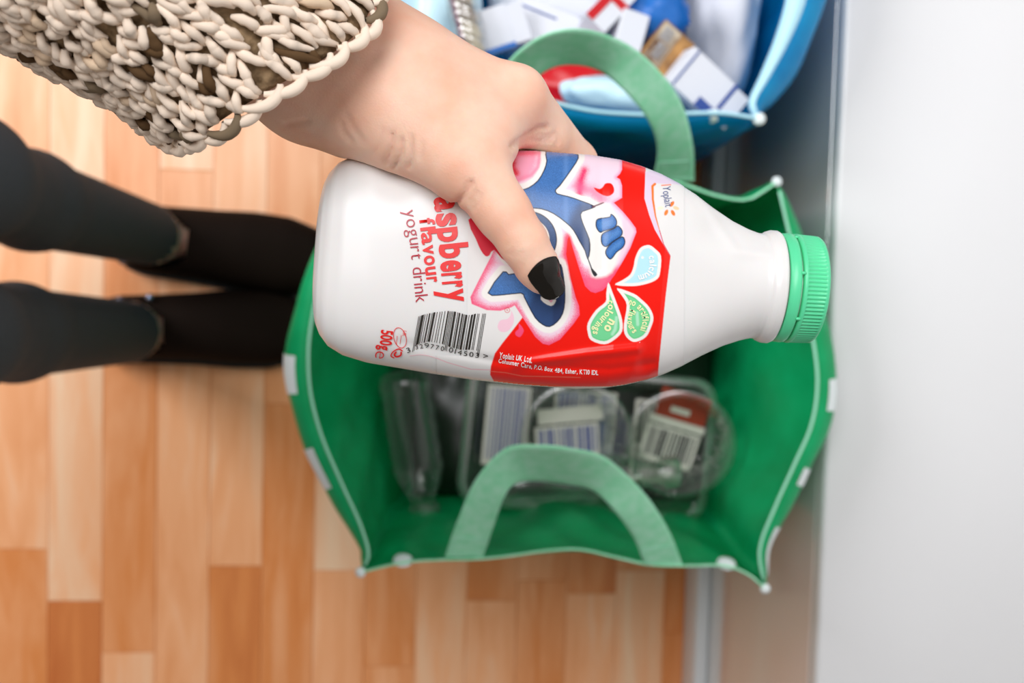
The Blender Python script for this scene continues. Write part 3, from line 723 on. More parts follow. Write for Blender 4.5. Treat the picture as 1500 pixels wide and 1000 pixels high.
hand_w = [(854, 309), (870, 303), (883, 299), (892, 301), (897, 310), (908, 325), (911, 348), (905, 374), (895, 398), (880, 405), (868, 404), (864, 392), (862, 380), (866, 364), (864, 346), (853, 322)]
dW = sdp(hand_w, 2); paint(soft(-dW, -5, 2) * ins, WHT)
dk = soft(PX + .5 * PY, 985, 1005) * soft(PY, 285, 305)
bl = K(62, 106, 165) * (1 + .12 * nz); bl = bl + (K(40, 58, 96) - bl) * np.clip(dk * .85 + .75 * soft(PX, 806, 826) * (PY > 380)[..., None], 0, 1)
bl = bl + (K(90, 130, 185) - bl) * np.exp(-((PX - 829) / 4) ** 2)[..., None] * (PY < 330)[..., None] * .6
NAVY = K(26, 34, 54)
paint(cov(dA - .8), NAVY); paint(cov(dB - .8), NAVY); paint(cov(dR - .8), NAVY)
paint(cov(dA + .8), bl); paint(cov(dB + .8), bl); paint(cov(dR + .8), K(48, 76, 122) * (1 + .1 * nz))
paint(cov(rr - 31) * (PY < 375)[..., None], WHT); paint(cov(np.maximum(rr - 27.5, 24.5 - rr)) * (PX > 780)[..., None], NAVY); 
paint(cov(sdp([(793, 435), (812, 437), (812, 443), (807, 447), (797, 442)], 2) - 1), WHT); paint(cov(sdp([(802, 437), (810, 438), (807, 443)], 2)), PNK)
for lz in ([(873, 327), (876, 321), (893, 318), (895, 314), (900, 318), (903, 324), (902, 331), (896, 335), (885, 338), (879, 340), (874, 334)],
           [(881, 347), (885, 341), (899, 335), (905, 331), (911, 338), (909, 346), (897, 354), (888, 361), (882, 357)],
           [(888, 366), (896, 356), (911, 347), (915, 354), (912, 362), (903, 369), (897, 377), (893, 379), (888, 373)]):
    d = sdp(lz, 3); paint(cov(d - .9), NAVY); paint(cov(d + .7), K(48, 100, 165) * (1 + .14 * nz)); paint(cov(d + 4, 2) * .35, K(100, 150, 205))
paint(cov(sdp([(865, 391), (870, 396), (875, 402), (871, 405), (867, 399)], 2)), K(45, 45, 50))
paint(cov(seg_d(PX, PY, [(861, 378), (866, 392)]) - .8), NAVY)
paint(cov(seg_d(PX, PY, [(868, 303), (884, 297)]) - 1.0), K(110, 70, 80))
paint(cov(sdp([(870, 275), (878, 277), (883, 274), (887, 269), (895, 269), (899, 275), (899, 282), (893, 287), (886, 287), (879, 284), (873, 280)], 3)), RED)
# lilac strip and the white corner with its orange line
strip = [(945, 252), (944, 291), (951, 315), (959, 336), (979, 371), (982, 375), (972, 358), (963, 326), (956, 294), (954, 273), (958, 269), (1002, 272), (1002, 245)]
paint(cov(sdp(strip, 0)), K(208, 190, 210))
paint(cov(sdp([(954, 272), (959, 269), (1002, 271), (1002, 340), (978, 366), (963, 326), (956, 294)], 0)), BOTTLE_ALB)
paint(cov(seg_d(PX, PY, [(959, 270), (955.5, 273), (956, 292), (960, 317), (966, 338)]) - np.interp(PY, [270, 300, 338], [1.8, 1.5, .5])), K(236, 112, 40))
paint(cov(seg_d(PX, PY, [(966, 338), (972, 358), (981, 374)]) - .6), K(200, 40, 60)); paint(cov(seg_d(PX, PY, [(969, 272), (982, 271)]) - .8), K(230, 110, 80))
for cx, cy, an, c in ((984, 299, -55, (236, 112, 40)), (990, 305, 20, (238, 190, 150)), (985.5, 312, 60, (236, 112, 40)), (975.5, 311.5, 115, (236, 120, 50)), (967, 305, 170, (225, 225, 190))):
    a = math.radians(an); du = (PX - cx) * math.cos(a) + (PY - cy) * math.sin(a); dv = -(PX - cx) * math.sin(a) + (PY - cy) * math.cos(a)
    paint(cov((np.sqrt((du / 4.6) ** 2 + (dv / 2.5) ** 2) - 1) * 2.6), K(*c))
# droplets
d = sdp([(935, 367), (941, 361), (951, 359), (960, 365), (968, 375), (967, 397), (963, 408), (949, 415), (927, 419), (901, 417), (912, 410), (923, 402), (928, 390), (930, 379)], 3)
paint(cov(d), WHT); paint(cov(d + 4.5), K(172, 214, 238)); paint(cov(np.hypot(PX - 941, PY - 377) - 2), WHT)
for poly, shine in (([(891, 414), (888, 430), (887, 442), (873, 454), (861, 473), (861, 487), (866, 498), (885, 504), (900, 497), (911, 485), (911, 468), (905, 449), (897, 428)], [(903, 465), (901, 482), (897, 489)]),
                    ([(904, 422), (928, 430), (939, 438), (951, 450), (957, 465), (953, 480), (946, 493), (933, 500), (924, 499), (915, 489), (914, 473), (918, 447), (911, 433)], [(933, 458), (934, 475)])):
    d = sdp(poly, 3); paint(cov(d), WHT); paint(cov(d + 4.5), K(96, 190, 128)); paint(cov(d + 6.5) * .5, K(120, 205, 150)); paint(cov(seg_d(PX, PY, shine) - 2.2, 1.2) * .55, K(190, 225, 205))
# small marks on the white
paint(cov(sdp([(729, 478), (733, 469), (743, 467), (748, 461), (749, 455), (753, 465), (751, 476), (743, 485), (733, 485)], 3)), K(232, 184, 198))
paint(cov(sdp([(755, 486), (760, 481), (760, 474), (765, 479), (767, 485), (762, 493), (756, 491)], 3)), K(226, 72, 112))
paint(cov(np.abs(np.hypot(PX - 743, PY - 454) - 3.6) - .4, .5), K(200, 60, 60)); paint(cov(np.hypot(PX - 743, PY - 454) - 1.2, .6) * .7, K(200, 60, 60))
paint(cov(seg_d(PX, PY, [(640, 524), (655, 530), (690, 540), (718, 541)]) - .4, .6) * .8, K(226, 130, 150)); paint(cov(seg_d(PX, PY, [(718, 543), (740, 545), (765, 550), (850, 552)]) - .5, .6) * .8, K(240, 110, 90))
pts, ok = to_surface(PX, PY, 0.00018)
q = grid_faces(*PX.shape); okf = ok.ravel()[q].all(1)
# keep only the printed area: left limit just inside the white
near = ((PX.ravel()[q]).min(1) >= 684) | (PY.ravel()[q].min(1) > 520); okf &= near
used = np.unique(q[okf]); rem = np.full(PX.size, -1); rem[used] = np.arange(len(used))
sleeve = mesh('printed_sleeve', pts.reshape(-1, 3)[used], rem[q[okf]], M_print, bot, colors=img.reshape(-1, 3)[used])

# ---- writing
GL = {}
def glyph(ch, bold):
    k = (ch, bold)
    if k not in GL:
        cu = bpy.data.curves.new('glyph', 'FONT'); cu.body = ch; cu.size = 1; cu.offset = bold; cu.resolution_u = 4; cu.fill_mode = 'BOTH' if False else 'FRONT'
        o = bpy.data.objects.new('glyph', cu); COL.objects.link(o); bpy.context.view_layer.update()
        me = bpy.data.meshes.new_from_object(o.evaluated_get(bpy.context.evaluated_depsgraph_get()))
        GL[k] = (np.array([v.co[:2] for v in me.vertices]), [tuple(p.vertices) for p in me.polygons])
        bpy.data.meshes.remove(me); bpy.data.objects.remove(o); bpy.data.curves.remove(cu)
    return GL[k]
XH = glyph('x', 0.0)[0][:, 1].max()
def write(txt, path, xh, m, parent, bold=0.0, bounds=None, off=0.0004, gap=0.09, name='printed_text', smooth=True, mapper=None):
    path = catmull(path, 8) if smooth and len(path) > 2 else np.array(path, float)
    d = np.r_[0, np.cumsum(np.linalg.norm(np.diff(path, axis=0), axis=1))]
    Vs = []; Fs = []; k = 0
    adv = []
    for ch in txt:
        if ch == ' ': adv.append((0, 0.26)); continue
        g = glyph(ch, bold)[0]; adv.append((g[:, 0].min(), np.ptp(g[:, 0])))
    tot = sum(a[1] + gap for a in adv) - gap; x = 0
    for i, ch in enumerate(txt):
        mn, wd = adv[i]
        if ch != ' ':
            g, f = glyph(ch, bold); sx = (g[:, 0] - mn)
            if bounds is not None: s = bounds[i][0] + sx / wd * (bounds[i][1] - bounds[i][0])
            else: s = (x + sx) / tot * d[-1]
            lo = np.stack([np.interp(s, d, path[:, c]) for c in (0, 1)], 1); e = d[-1] * .004 + .5
            dr = np.stack([np.interp(np.minimum(s + e, d[-1]), d, path[:, c]) - np.interp(np.maximum(s - e, 0), d, path[:, c]) for c in (0, 1)], 1)
            dr /= np.linalg.norm(dr, axis=1)[:, None]; up = np.stack([dr[:, 1], -dr[:, 0]], 1)
            q = lo + up * (g[:, 1] / XH * xh)[:, None]
            Vs.append(q); Fs += [tuple(j + k for j in ff) for ff in f]; k += len(q)
        x += wd + gap
    q = np.concatenate(Vs); pts, ok = to_surface(q[:, 0], q[:, 1], off)
    return mesh(name, pts, Fs, m, parent)
M_redink = mat('red_ink', tuple(K(214, 24, 24)), .35); M_crimson = mat('crimson_ink', tuple(K(170, 14, 44)), .35)
M_blackink = mat('barcode_ink', (0.02, 0.016, 0.012), .4); M_cream = mat('cream_ink', tuple(K(240, 236, 170)), .4)
M_whiteink = mat('white_ink', tuple(K(232, 228, 226)), .4); M_greyblue = mat('grey_blue_ink', tuple(K(90, 100, 140)), .4)
y0 = 268
def bnd(ys, scale=1.0): return [(a - y0, b - y0) for a, b in ys]
write('raspberry', [(635, 268), (637, 290), (645, 365), (652, 445)], 26, M_redink, bot, bold=.035,
      bounds=[(a, b) for a, b in [(3, 18), (22, 43), (46, 65), (67, 88), (91, 112), (115, 131), (133, 143), (145.5, 155), (157, 176)]], smooth=False)
write('flavour', [(614.5, 321), (626, 416)], 14, M_redink, bot, bold=.022, smooth=False, bounds=[(0, 10), (13, 18), (20.5, 38), (39, 53), (54.5, 68.5), (71, 83), (86, 94)])
write('yogurt drink', [(592, 309), (600, 355), (609, 443)], 12.5, M_crimson, bot, bold=-.008, smooth=False, gap=.1)
write('500g', [(559, 482), (556, 511)], 11, M_redink, bot, bold=.02, smooth=False, gap=.03); write('e', [(551, 512), (549, 522)], 13, M_redink, bot, bold=-.012, smooth=False)
write('Yoplait UK Ltd.', [(731, 522.5), (779, 530.5)], 5, M_whiteink, bot, bold=.02, smooth=False)
write('Consumer Care, P.O. Box 484, Esher, KT10 1DL', [(730, 530), (773, 537.5), (803, 542.5), (820, 545), (876, 548)], 4.2, M_whiteink, bot, bold=.02, smooth=False)
write('calcium', [(950, 375), (951.5, 388), (947, 399), (934, 404)], 6.3, M_whiteink, bot, bold=.03)
write('colourings', [(890, 440), (890, 452), (881, 464), (872, 474), (868, 488)], 6.2, M_cream, bot, bold=.03); write('no', [(893, 466), (884, 482)], 8.5, M_cream, bot, bold=.04, smooth=False)
write('no artificial', [(920, 445), (931, 449.5), (938, 458), (941, 470), (937.5, 483)], 6.0, M_cream, bot, bold=.03); write('flavours', [(923, 452), (919, 463), (919.5, 476), (927, 488)], 6.0, M_cream, bot, bold=.03)
write('Yoplait', [(970, 274), (971, 288), (974, 304)], 7.5, M_greyblue, bot, bold=-.004)
# barcode 3 329770 014503
def ean(code):
    Lc = ['0001101', '0011001', '0010011', '0111101', '0100011', '0110001', '0101111', '0111011', '0110111', '0001011']
    par = ['LLLLLL', 'LLGLGG', 'LLGGLG', 'LLGGGL', 'LGLLGG', 'LGGLLG', 'LGGGLL', 'LGLGLG', 'LGLGGL', 'LGGLGL'][int(code[0])]
    s = '101'
    for ch, p in zip(code[1:7], par):
        L = Lc[int(ch)]; s += L if p == 'L' else ''.join('1' if c == '0' else '0' for c in L)[::-1]
    s += '01010'
    for ch in code[7:]: s += ''.join('1' if c == '0' else '0' for c in Lc[int(ch)])
    return s + '101'
bits = ean('3329770014503')
TOP = np.array([(613, 463), (622, 460), (636, 457), (655, 455), (667, 456), (684, 461), (690, 461), (697, 459), (712, 459)], float)
BOT = np.array([(605, 508), (611, 503), (628, 499), (640, 501), (649, 503), (659, 507), (675, 511), (689, 511), (703, 513)], float)
tT = (TOP[:, 0] - 613) / 99; tB = (BOT[:, 0] - 605) / 98
qs = []; i = 0
Vq = []; Fq = []
while i < len(bits):
    if bits[i] == '1':
        j = i
        while j < len(bits) and bits[j] == '1': j += 1
        ta, tb = (i + .08) / 95, (j - .08) / 95; ext = 9 if (i < 3 or i > 91 or 44 < i < 50) else 0
        for s in np.linspace(0, 1, 14):
            for t in (ta, tb):
                a = np.array([np.interp(t, tT, TOP[:, 0]), np.interp(t, tT, TOP[:, 1])]); b = np.array([np.interp(t, tB, BOT[:, 0]), np.interp(t, tB, BOT[:, 1])])
                b = b + (b - a) / np.linalg.norm(b - a) * ext * .8; Vq.append(a + (b - a) * s)
        k = len(Vq) - 28
        Fq += [(k + 2 * n, k + 2 * n + 1, k + 2 * n + 3, k + 2 * n + 2) for n in range(13)]
        i = j
    else: i += 1
Vq = np.array(Vq); pts, ok = to_surface(Vq[:, 0], Vq[:, 1], .0004); mesh('barcode', pts, Fq, M_blackink, bot)
write('3', [(597, 516), (602, 514)], 4.5, M_blackink, bot, smooth=False); write('329770', [(609, 511), (625, 508), (650, 513)], 4.3, M_blackink, bot, smooth=False, gap=.25)
write('014503', [(657, 514), (675, 519), (701, 523)], 4.6, M_blackink, bot, smooth=False, gap=.22); write('>', [(708, 524), (715, 524)], 5, M_blackink, bot, smooth=False)
def stroke(pl, wpx, m, name, closed=False):
    p = catmull(pl, 6, closed); t = (np.roll(p, -1, 0) - np.roll(p, 1, 0)) if closed else np.gradient(p, axis=0); t /= np.linalg.norm(t, axis=1)[:, None]
    n = np.stack([-t[:, 1], t[:, 0]], 1) * wpx / 2; q = np.stack([p - n, p + n], 1).reshape(-1, 2); pts, ok = to_surface(q[:, 0], q[:, 1], .0004)
    N = len(p); Fc = [(2 * i, 2 * i + 1, 2 * ((i + 1) % N) + 1, 2 * ((i + 1) % N)) for i in range(N if closed else N - 1)]
    return mesh(name, pts, Fc, m, bot)
an = np.linspace(0, 2 * math.pi, 13)[:-1]; el = [(586 + 9 * math.cos(a) * .97 - 15 * math.sin(a) * -.25, 494 + 15 * math.sin(a) * .97 - 9 * math.cos(a) * .25) for a in an]
stroke(el, .9, M_redink, 'oval_stamp', True)
write('UK', [(591, 483), (589, 491)], 3.6, M_redink, bot, bold=-.01, smooth=False); 
for yy in (0, 1): stroke([(588 - 6 * yy, 490 + yy), (586 - 6 * yy, 503 + yy)], .7, M_redink, 'stamp_line')
stroke([(590, 513), (584, 510), (576, 514), (573, 520), (578, 523)], 1.6, M_redink, 'recycling_mark'); stroke([(588, 514), (587, 519), (581, 521), (578, 518), (581, 514)], 2.4, M_redink, 'recycling_mark')
stroke([(600, 520), (615, 518.5), (628, 520), (641, 524)], .7, mat('pink_line', tuple(K(226, 170, 180)), .4), 'seam_line')

# ------------------------------------------------------------------ person: hand, body, clothes
def J(px, py, d, r): return PD(px, py, d), r * d / F
def hand_field(p):
    def cn(a, b): return cone(p, a[0], b[0], a[1], b[1])
    f = cn(J(205, -72, .318, 120), J(470, 92, .350, 102))                                # forearm to wrist
    f = smin(f, cn(J(455, 120, .356, 82), J(540, 150, .352, 74)), .012)
    f = smin(f, cn(J(480, 90, .350, 100), J(560, 120, .352, 88)), .012)
    palm = cn(J(545, 92, .352, 84), J(752, 143, .352, 43))                               # index metacarpal
    palm = smin(palm, cn(J(550, 78, .364, 74), J(732, 140, .374, 44)), .010)
    palm = smin(palm, cn(J(545, 95, .376, 66), J(712, 160, .396, 42)), .010)
    palm = smin(palm, cn(J(540, 110, .385, 58), J(690, 185, .412, 38)), .010)
    palm = smin(palm, cn(J(600, 150, .354, 80), J(690, 190, .350, 62)), .012)
    f = smin(f, palm, .014)
    th = cn(J(545, 152, .348, 70), J(672, 232, .334, 60))                                # thumb metacarpal
    f = smin(f, th, .012)
    f = smin(f, cn(J(620, 160, .345, 80), J(712, 203, .340, 40)), .012)                  # web
    f = smin(f, cn(J(735, 190, .350, 24), J(808, 206, .366, 18)), .006)
    t2 = smin(cn(J(693, 248, .3315, 52), J(737, 311, .3290, 39)), cn(J(737, 311, .3290, 38), J(766, 354, .3290, 35)), .004)
    f = smin(f, t2, .006)
    t3 = smin(cn(J(766, 354, .3290, 34.5), J(787, 391, .3310, 31)), cn(J(787, 391, .3310, 30.5), J(796, 408, .3320, 24)), .003)
    f = smin(f, t3, .003)
    def finger(js, k=.006):
        g = None
        for a, b in zip(js[:-1], js[1:]):
            c = cn(a, b); g = c if g is None else smin(g, c, .003)
        return g
    f = smin(f, finger([J(757, 141, .352, 42), J(837, 242, .394, 38), J(858, 305, .413, 33), J(820, 372, .418, 29)]), .006)
    f = smin(f, finger([J(735, 145, .374, 42), J(800, 240, .413, 37), J(815, 305, .424, 32), J(780, 372, .421, 28)]), .003)
    f = smin(f, finger([J(714, 163, .396, 40), J(750, 250, .424, 35), J(765, 312, .428, 30), J(735, 370, .422, 27)]), .003)
    f = smin(f, finger([J(692, 188, .412, 36), J(705, 262, .430, 30), J(712, 318, .430, 26), J(690, 360, .423, 24)]), .003)
    # keep out of the bottle
    q = p - A3; u = (q @ ax_u) / S; v = (q @ ax_v) / S; wv = (q @ ax_w) / S
    uu = np.clip(u, 0, 690); a, b, n = hv(uu), hw(uu) + 1.5, ne(uu)
    e = (np.abs(v / a) ** n + np.abs(wv / b) ** n) ** (1 / n); sd = (e - 1) * np.minimum(a, b) * S * .9
    sd = np.maximum(sd, np.maximum(-u, u - 690) * S)
    k = .0015; f = -smin(-f, sd, k)
    return f
HAND_X0 = PD(300, 0, .32)[0]
lo = np.array([HAND_X0, 0.0, 0.825]); hi = np.array([.092, .172, 1.0]); h = .00125
lo[1] = PD(800, 445, .33)[1]
G = grid_pts(lo, hi, h); shp = G.shape[:3]
Fd = hand_field(G.reshape(-1, 3)).reshape(shp).astype(np.float64)
HV_, HQ = surfnet(Fd, lo, h)
del G, Fd
# wrinkles and creases of the skin, pushed along the normals
me = bpy.data.meshes.new('tmp'); me.from_pydata(HV_.tolist(), [], HQ.tolist()); me.update()
nrm = np.empty(len(HV_) * 3); me.vertex_normals.foreach_get('vector', nrm); nrm = nrm.reshape(-1, 3)
bm = bmesh.new(); bm.from_mesh(me); bpy.data.meshes.remove(me)
for _ in range(2): bmesh.ops.smooth_vert(bm, verts=[v for v in bm.verts if not v.is_boundary], factor=.5, use_axis_x=True, use_axis_y=True, use_axis_z=True)
HVs = np.array([v.co[:] for v in bm.verts])
if (nrm * (HVs - HVs.mean(0))).sum() < 0: nrm = -nrm
cc = (HVs - CAM) @ M_WC; pxy = np.c_[750 + F * cc[:, 0] / cc[:, 2], 500 + F * cc[:, 1] / cc[:, 2]]
front = cc[:, 2] < .372
def groove(pl, wd, dep):
    d = seg_d(pxy[:, 0], pxy[:, 1], pl); return -dep * np.exp(-(d / wd) ** 2) * front
disp = np.zeros(len(HVs))
for pl, wd, dep in (([(574, 196), (572, 218), (564, 240)], 3.0, .0010), ([(588, 204), (586, 226), (577, 246)], 3.0, .0012), ([(602, 200), (601, 226), (598, 246)], 2.8, .0012), ([(618, 210), (616, 232)], 3.5, .0005),
                    ([(560, 190), (553, 215), (545, 228)], 3, .0005), ([(690, 268), (680, 284), (668, 299)], 4.5, .0014), ([(697, 280), (688, 296)], 3.5, .0008), ([(706, 284), (694, 306)], 3.5, .0006),
                    ([(745, 372), (762, 358), (780, 346)], 3, .0005), ([(752, 376), (764, 370)], 3, .0004), ([(740, 362), (757, 350)], 2.5, .0003),
                    ([(750, 214), (770, 200), (790, 188), (800, 187)], 3.5, .0014), ([(758, 215), (780, 206), (805, 206)], 3, .0007), ([(765, 208), (790, 197), (812, 200)], 2.5, .0007), ([(812, 218), (818, 205), (812, 192)], 2.5, .0005),
                    ([(500, 180), (503, 194), (514, 207)], 4.0, .0006), ([(508, 170), (517, 188), (529, 207)], 5, .0005), ([(420, 182), (450, 178)], 4, .0006)):
    disp += groove(pl, wd, dep)
HVs = HVs + nrm * disp[:, None]
for v, c in zip(bm.verts, HVs): v.co = c
hand_bm = bm

skel = dict(aL=(-.305, .052, .085), kL=(-.338, .074, .48), hL=(-.42, .085, .86), aR=(-.325, -.060, .085), kR=(-.346, -.044, .48), hR=(-.42, -.085, .86))
EL = PD(-676, -659, .242); SH = np.array([-.40, .175, 1.285]); WR = PD(470, 92, .350)
def legs_field(p, o):
    f = None
    for s in 'LR':
        a, k, hp = (np.array(skel[x + s]) for x in ('a', 'k', 'h'))
        cf = k + (a - k) * .35 + np.array([-.012, 0, 0])
        g = smin(smin(cone(p, a, cf, .031 + o, .036 + o), cone(p, cf, k, .036 + o, .038 + o), .02), cone(p, k, hp, .038 + o, .078 + o), .03)
        f = g if f is None else np.minimum(f, g)
    pel = smin(cone(p, (-.42, .06, .91), (-.42, -.06, .91), .105 + o, .105 + o), cone(p, (-.42, 0, .93), (-.39, 0, 1.02), .115 + o, .105 + o), .05)
    return smin(f, pel, .05)
def torso_field(p, o, arms=True):
    f = smin(cone(p, (-.375, .05, 1.0), (-.385, .075, 1.18), .095 + o, .105 + o), cone(p, (-.375, -.05, 1.0), (-.385, -.075, 1.18), .095 + o, .105 + o), .05)
    f = smin(f, cone(p, (-.395, .14, 1.285), (-.395, -.14, 1.285), .058 + o, .058 + o), .06)
    f = smin(f, cone(p, SH, EL, .050 + o, .043 + o), .03)
    f = smin(f, cone(p, (-.40, -.175, 1.285), (-.46, -.22, 1.02), .050 + o, .043 + o), .03)
    f = smin(f, cone(p, (-.46, -.22, 1.02), (-.43, -.215, .80), .042 + o, .028 + o), .02)
    return f
def body_field(p):
    f = smin(legs_field(p, 0), torso_field(p, 0), .04)
    f = smin(f, cone(p, EL, J(205, -72, .318, 120)[0], .040, J(205, -72, .318, 120)[1]), .02)
    f = np.minimum(f, hand_arm(p))
    f = smin(f, cone(p, (-.39, 0, 1.33), (-.375, 0, 1.42), .055, .050), .03)                   # neck
    hd = smin(cone(p, (-.37, 0, 1.56), (-.365, 0, 1.53), .092, .085), cone(p, (-.345, 0, 1.50), (-.325, 0, 1.455), .068, .045), .04)   # skull, jaw
    hd = smin(hd, cone(p, (-.272, 0, 1.535), (-.258, 0, 1.505), .009, .013), .012)             # nose
    for sg in (1, -1):
        hd = smin(hd, cone(p, (-.375, .090 * sg, 1.545), (-.375, .092 * sg, 1.505), .013, .008), .006)
        hd = -smin(-hd, cone(p, (-.262, .031 * sg, 1.543), (-.262, .033 * sg, 1.543), .016, .016), .01)
    hd = smin(hd, cone(p, (-.284, .018, 1.468), (-.284, -.018, 1.468), .009, .009), .006)      # lips
    f = smin(f, hd, .02)
    f = smin(f, cone(p, (-.43, -.215, .80), (-.425, -.215, .73), .030, .034), .02)             # right palm and fingers
    for i in range(4):
        y = -.243 + i * .019; x = -.418 + .002 * i; L = (.055, .072, .078, .068)[i]
        f = smin(f, cone(p, (x, y, .715), (x + .006, y, .715 - L), .009, .0075), .006)
    f = smin(f, cone(p, (-.415, -.19, .765), (-.385, -.172, .705), .012, .009), .01)
    for s, yy in (('L', .047), ('R', -.062)):                                                  # feet
        a = np.array(skel['a' + s]); f = smin(f, cone(p, a, (a[0] - .005, a[1], .045), .030, .034), .02)
        f = smin(f, cone(p, (a[0] - .02, a[1], .030), (-.17, yy, .026), .022, .017), .02); f = smin(f, cone(p, (-.17, yy, .026), (-.135, yy, .022), .017, .012), .01)
    return f
def hand_arm(p):
    a = J(205, -72, .318, 120); b = J(470, 92, .350, 102); return cone(p, a[0], b[0], a[1], b[1])
hb = .0075; CUT = HAND_X0 - .004
blo = np.array([0, -.34, .004]); bhi = np.array([CUT, .34, 1.66]); nxb = int((CUT + .58) / hb); blo[0] = CUT - nxb * hb
G = grid_pts(blo, bhi + 1e-6, hb); shp = G.shape[:3]; Pg = G.reshape(-1, 3)
Fb = body_field(Pg).reshape(shp)
BV, BQ = surfnet(Fb, blo, hb)
def bridge(bm, la, lb):
    try: bmesh.ops.bridge_loops(bm, edges=la + lb)
    except Exception as ex: print('bridge', ex)
def loops(bm, x, tol, zmin, zmax):
    return [e for e in bm.edges if e.is_boundary and all(abs(v.co.x - x) < tol and zmin < v.co.z < zmax for v in e.verts)]
bmB = bmesh.new()
for v in BV: bmB.verts.new(v)
bmB.verts.ensure_lookup_table()
for q in BQ: 
    try: bmB.faces.new([bmB.verts[i] for i in q])
    except ValueError: pass
k0 = len(bmB.verts)
hand_bm.verts.index_update(); hv_new = [bmB.verts.new(v.co) for v in hand_bm.verts]
for f in hand_bm.faces:
    try: bmB.faces.new([hv_new[v.index] for v in f.verts])
    except ValueError: pass
bmB.edges.ensure_lookup_table()
ba = [e for e in bmB.edges if e.is_boundary]
arm = [e for e in ba if e.verts[0].co.z > .8]
bridge(bmB, arm, [])
bmesh.ops.recalc_face_normals(bmB, faces=bmB.faces[:])
pme = bpy.data.meshes.new('person'); 
porg = np.array([-.33, 0, 0]); 
for v in bmB.verts: v.co = v.co - Vector(porg)
bmB.to_mesh(pme); bmB.free(); hand_bm.free()
pme.polygons.foreach_set('use_smooth', np.ones(len(pme.polygons), bool)); pme.materials.append(M_skin)
person = link('person', pme, None, porg)
tag(person, 'person in knitted sweater, leggings and black shoes holding the yogurt bottle by one hand', 'person')
print('person verts', len(pme.vertices), 'open edges', len([1 for e in arm]))

# nail: a curved plate on the thumb end
def nail():
    a = PD(772, 366, .3275); b = PD(803, 420, .3322); d = (b - a) / np.linalg.norm(b - a)
    up = -fwd - d * (-fwd).dot(d); up /= np.linalg.norm(up); sd = np.cross(d, up)
    if sd.dot(right) < 0: sd = -sd
    rol = math.radians(12); up2 = up * math.cos(rol) + sd * math.sin(rol); sd = sd * math.cos(rol) - up * math.sin(rol); up = up2
    n = 18; V = []; c0 = PD(783, 387, .3312)
    Ln = .0118
    for j, off in ((0, .0), (1, -.0009)):
        for i in range(n):
            s = i / (n - 1)
            half = .80 * (1.0 if s < .72 else math.sqrt(max(0, 1 - ((s - .72) / .30) ** 2))) * (0.93 + .07 * min(1, s * 4))
            for k in range(15):
                t = (k / 14 * 2 - 1) * half
                ss = s * Ln - .0022 * (1 - (k / 7 - 1) ** 2) * (1 - s)
                dr = up * math.cos(t) + sd * math.sin(t); q0 = c0 + d * min(ss, .0065)
                rs = np.linspace(.002, .016, 80); fv = hand_field(q0 + rs[:, None] * dr)
                hit = rs[np.argmax(fv > 0)] if (fv > 0).any() else .0075
                V.append(c0 + d * ss + dr * (hit + .00035 + off - .0016 * max(0, s - .5)))
    q = grid_faces(n, 15); Fc = [tuple(f) for f in q] + [tuple(int(i) + n * 15 for i in f)[::-1] for f in q]
    m = n * 15
    bd = [k for k in range(15)] + [15 * i + 14 for i in range(1, n)] + [15 * (n - 1) + k for k in range(13, -1, -1)] + [15 * i for i in range(n - 2, 0, -1)]
    Fc += [(bd[i], bd[(i + 1) % len(bd)], bd[(i + 1) % len(bd)] + m, bd[i] + m) for i in range(len(bd))]
    mesh('thumbnail', V, Fc, M_nail, person)['label'] = 'thumbnail with glossy black varnish'
nail()

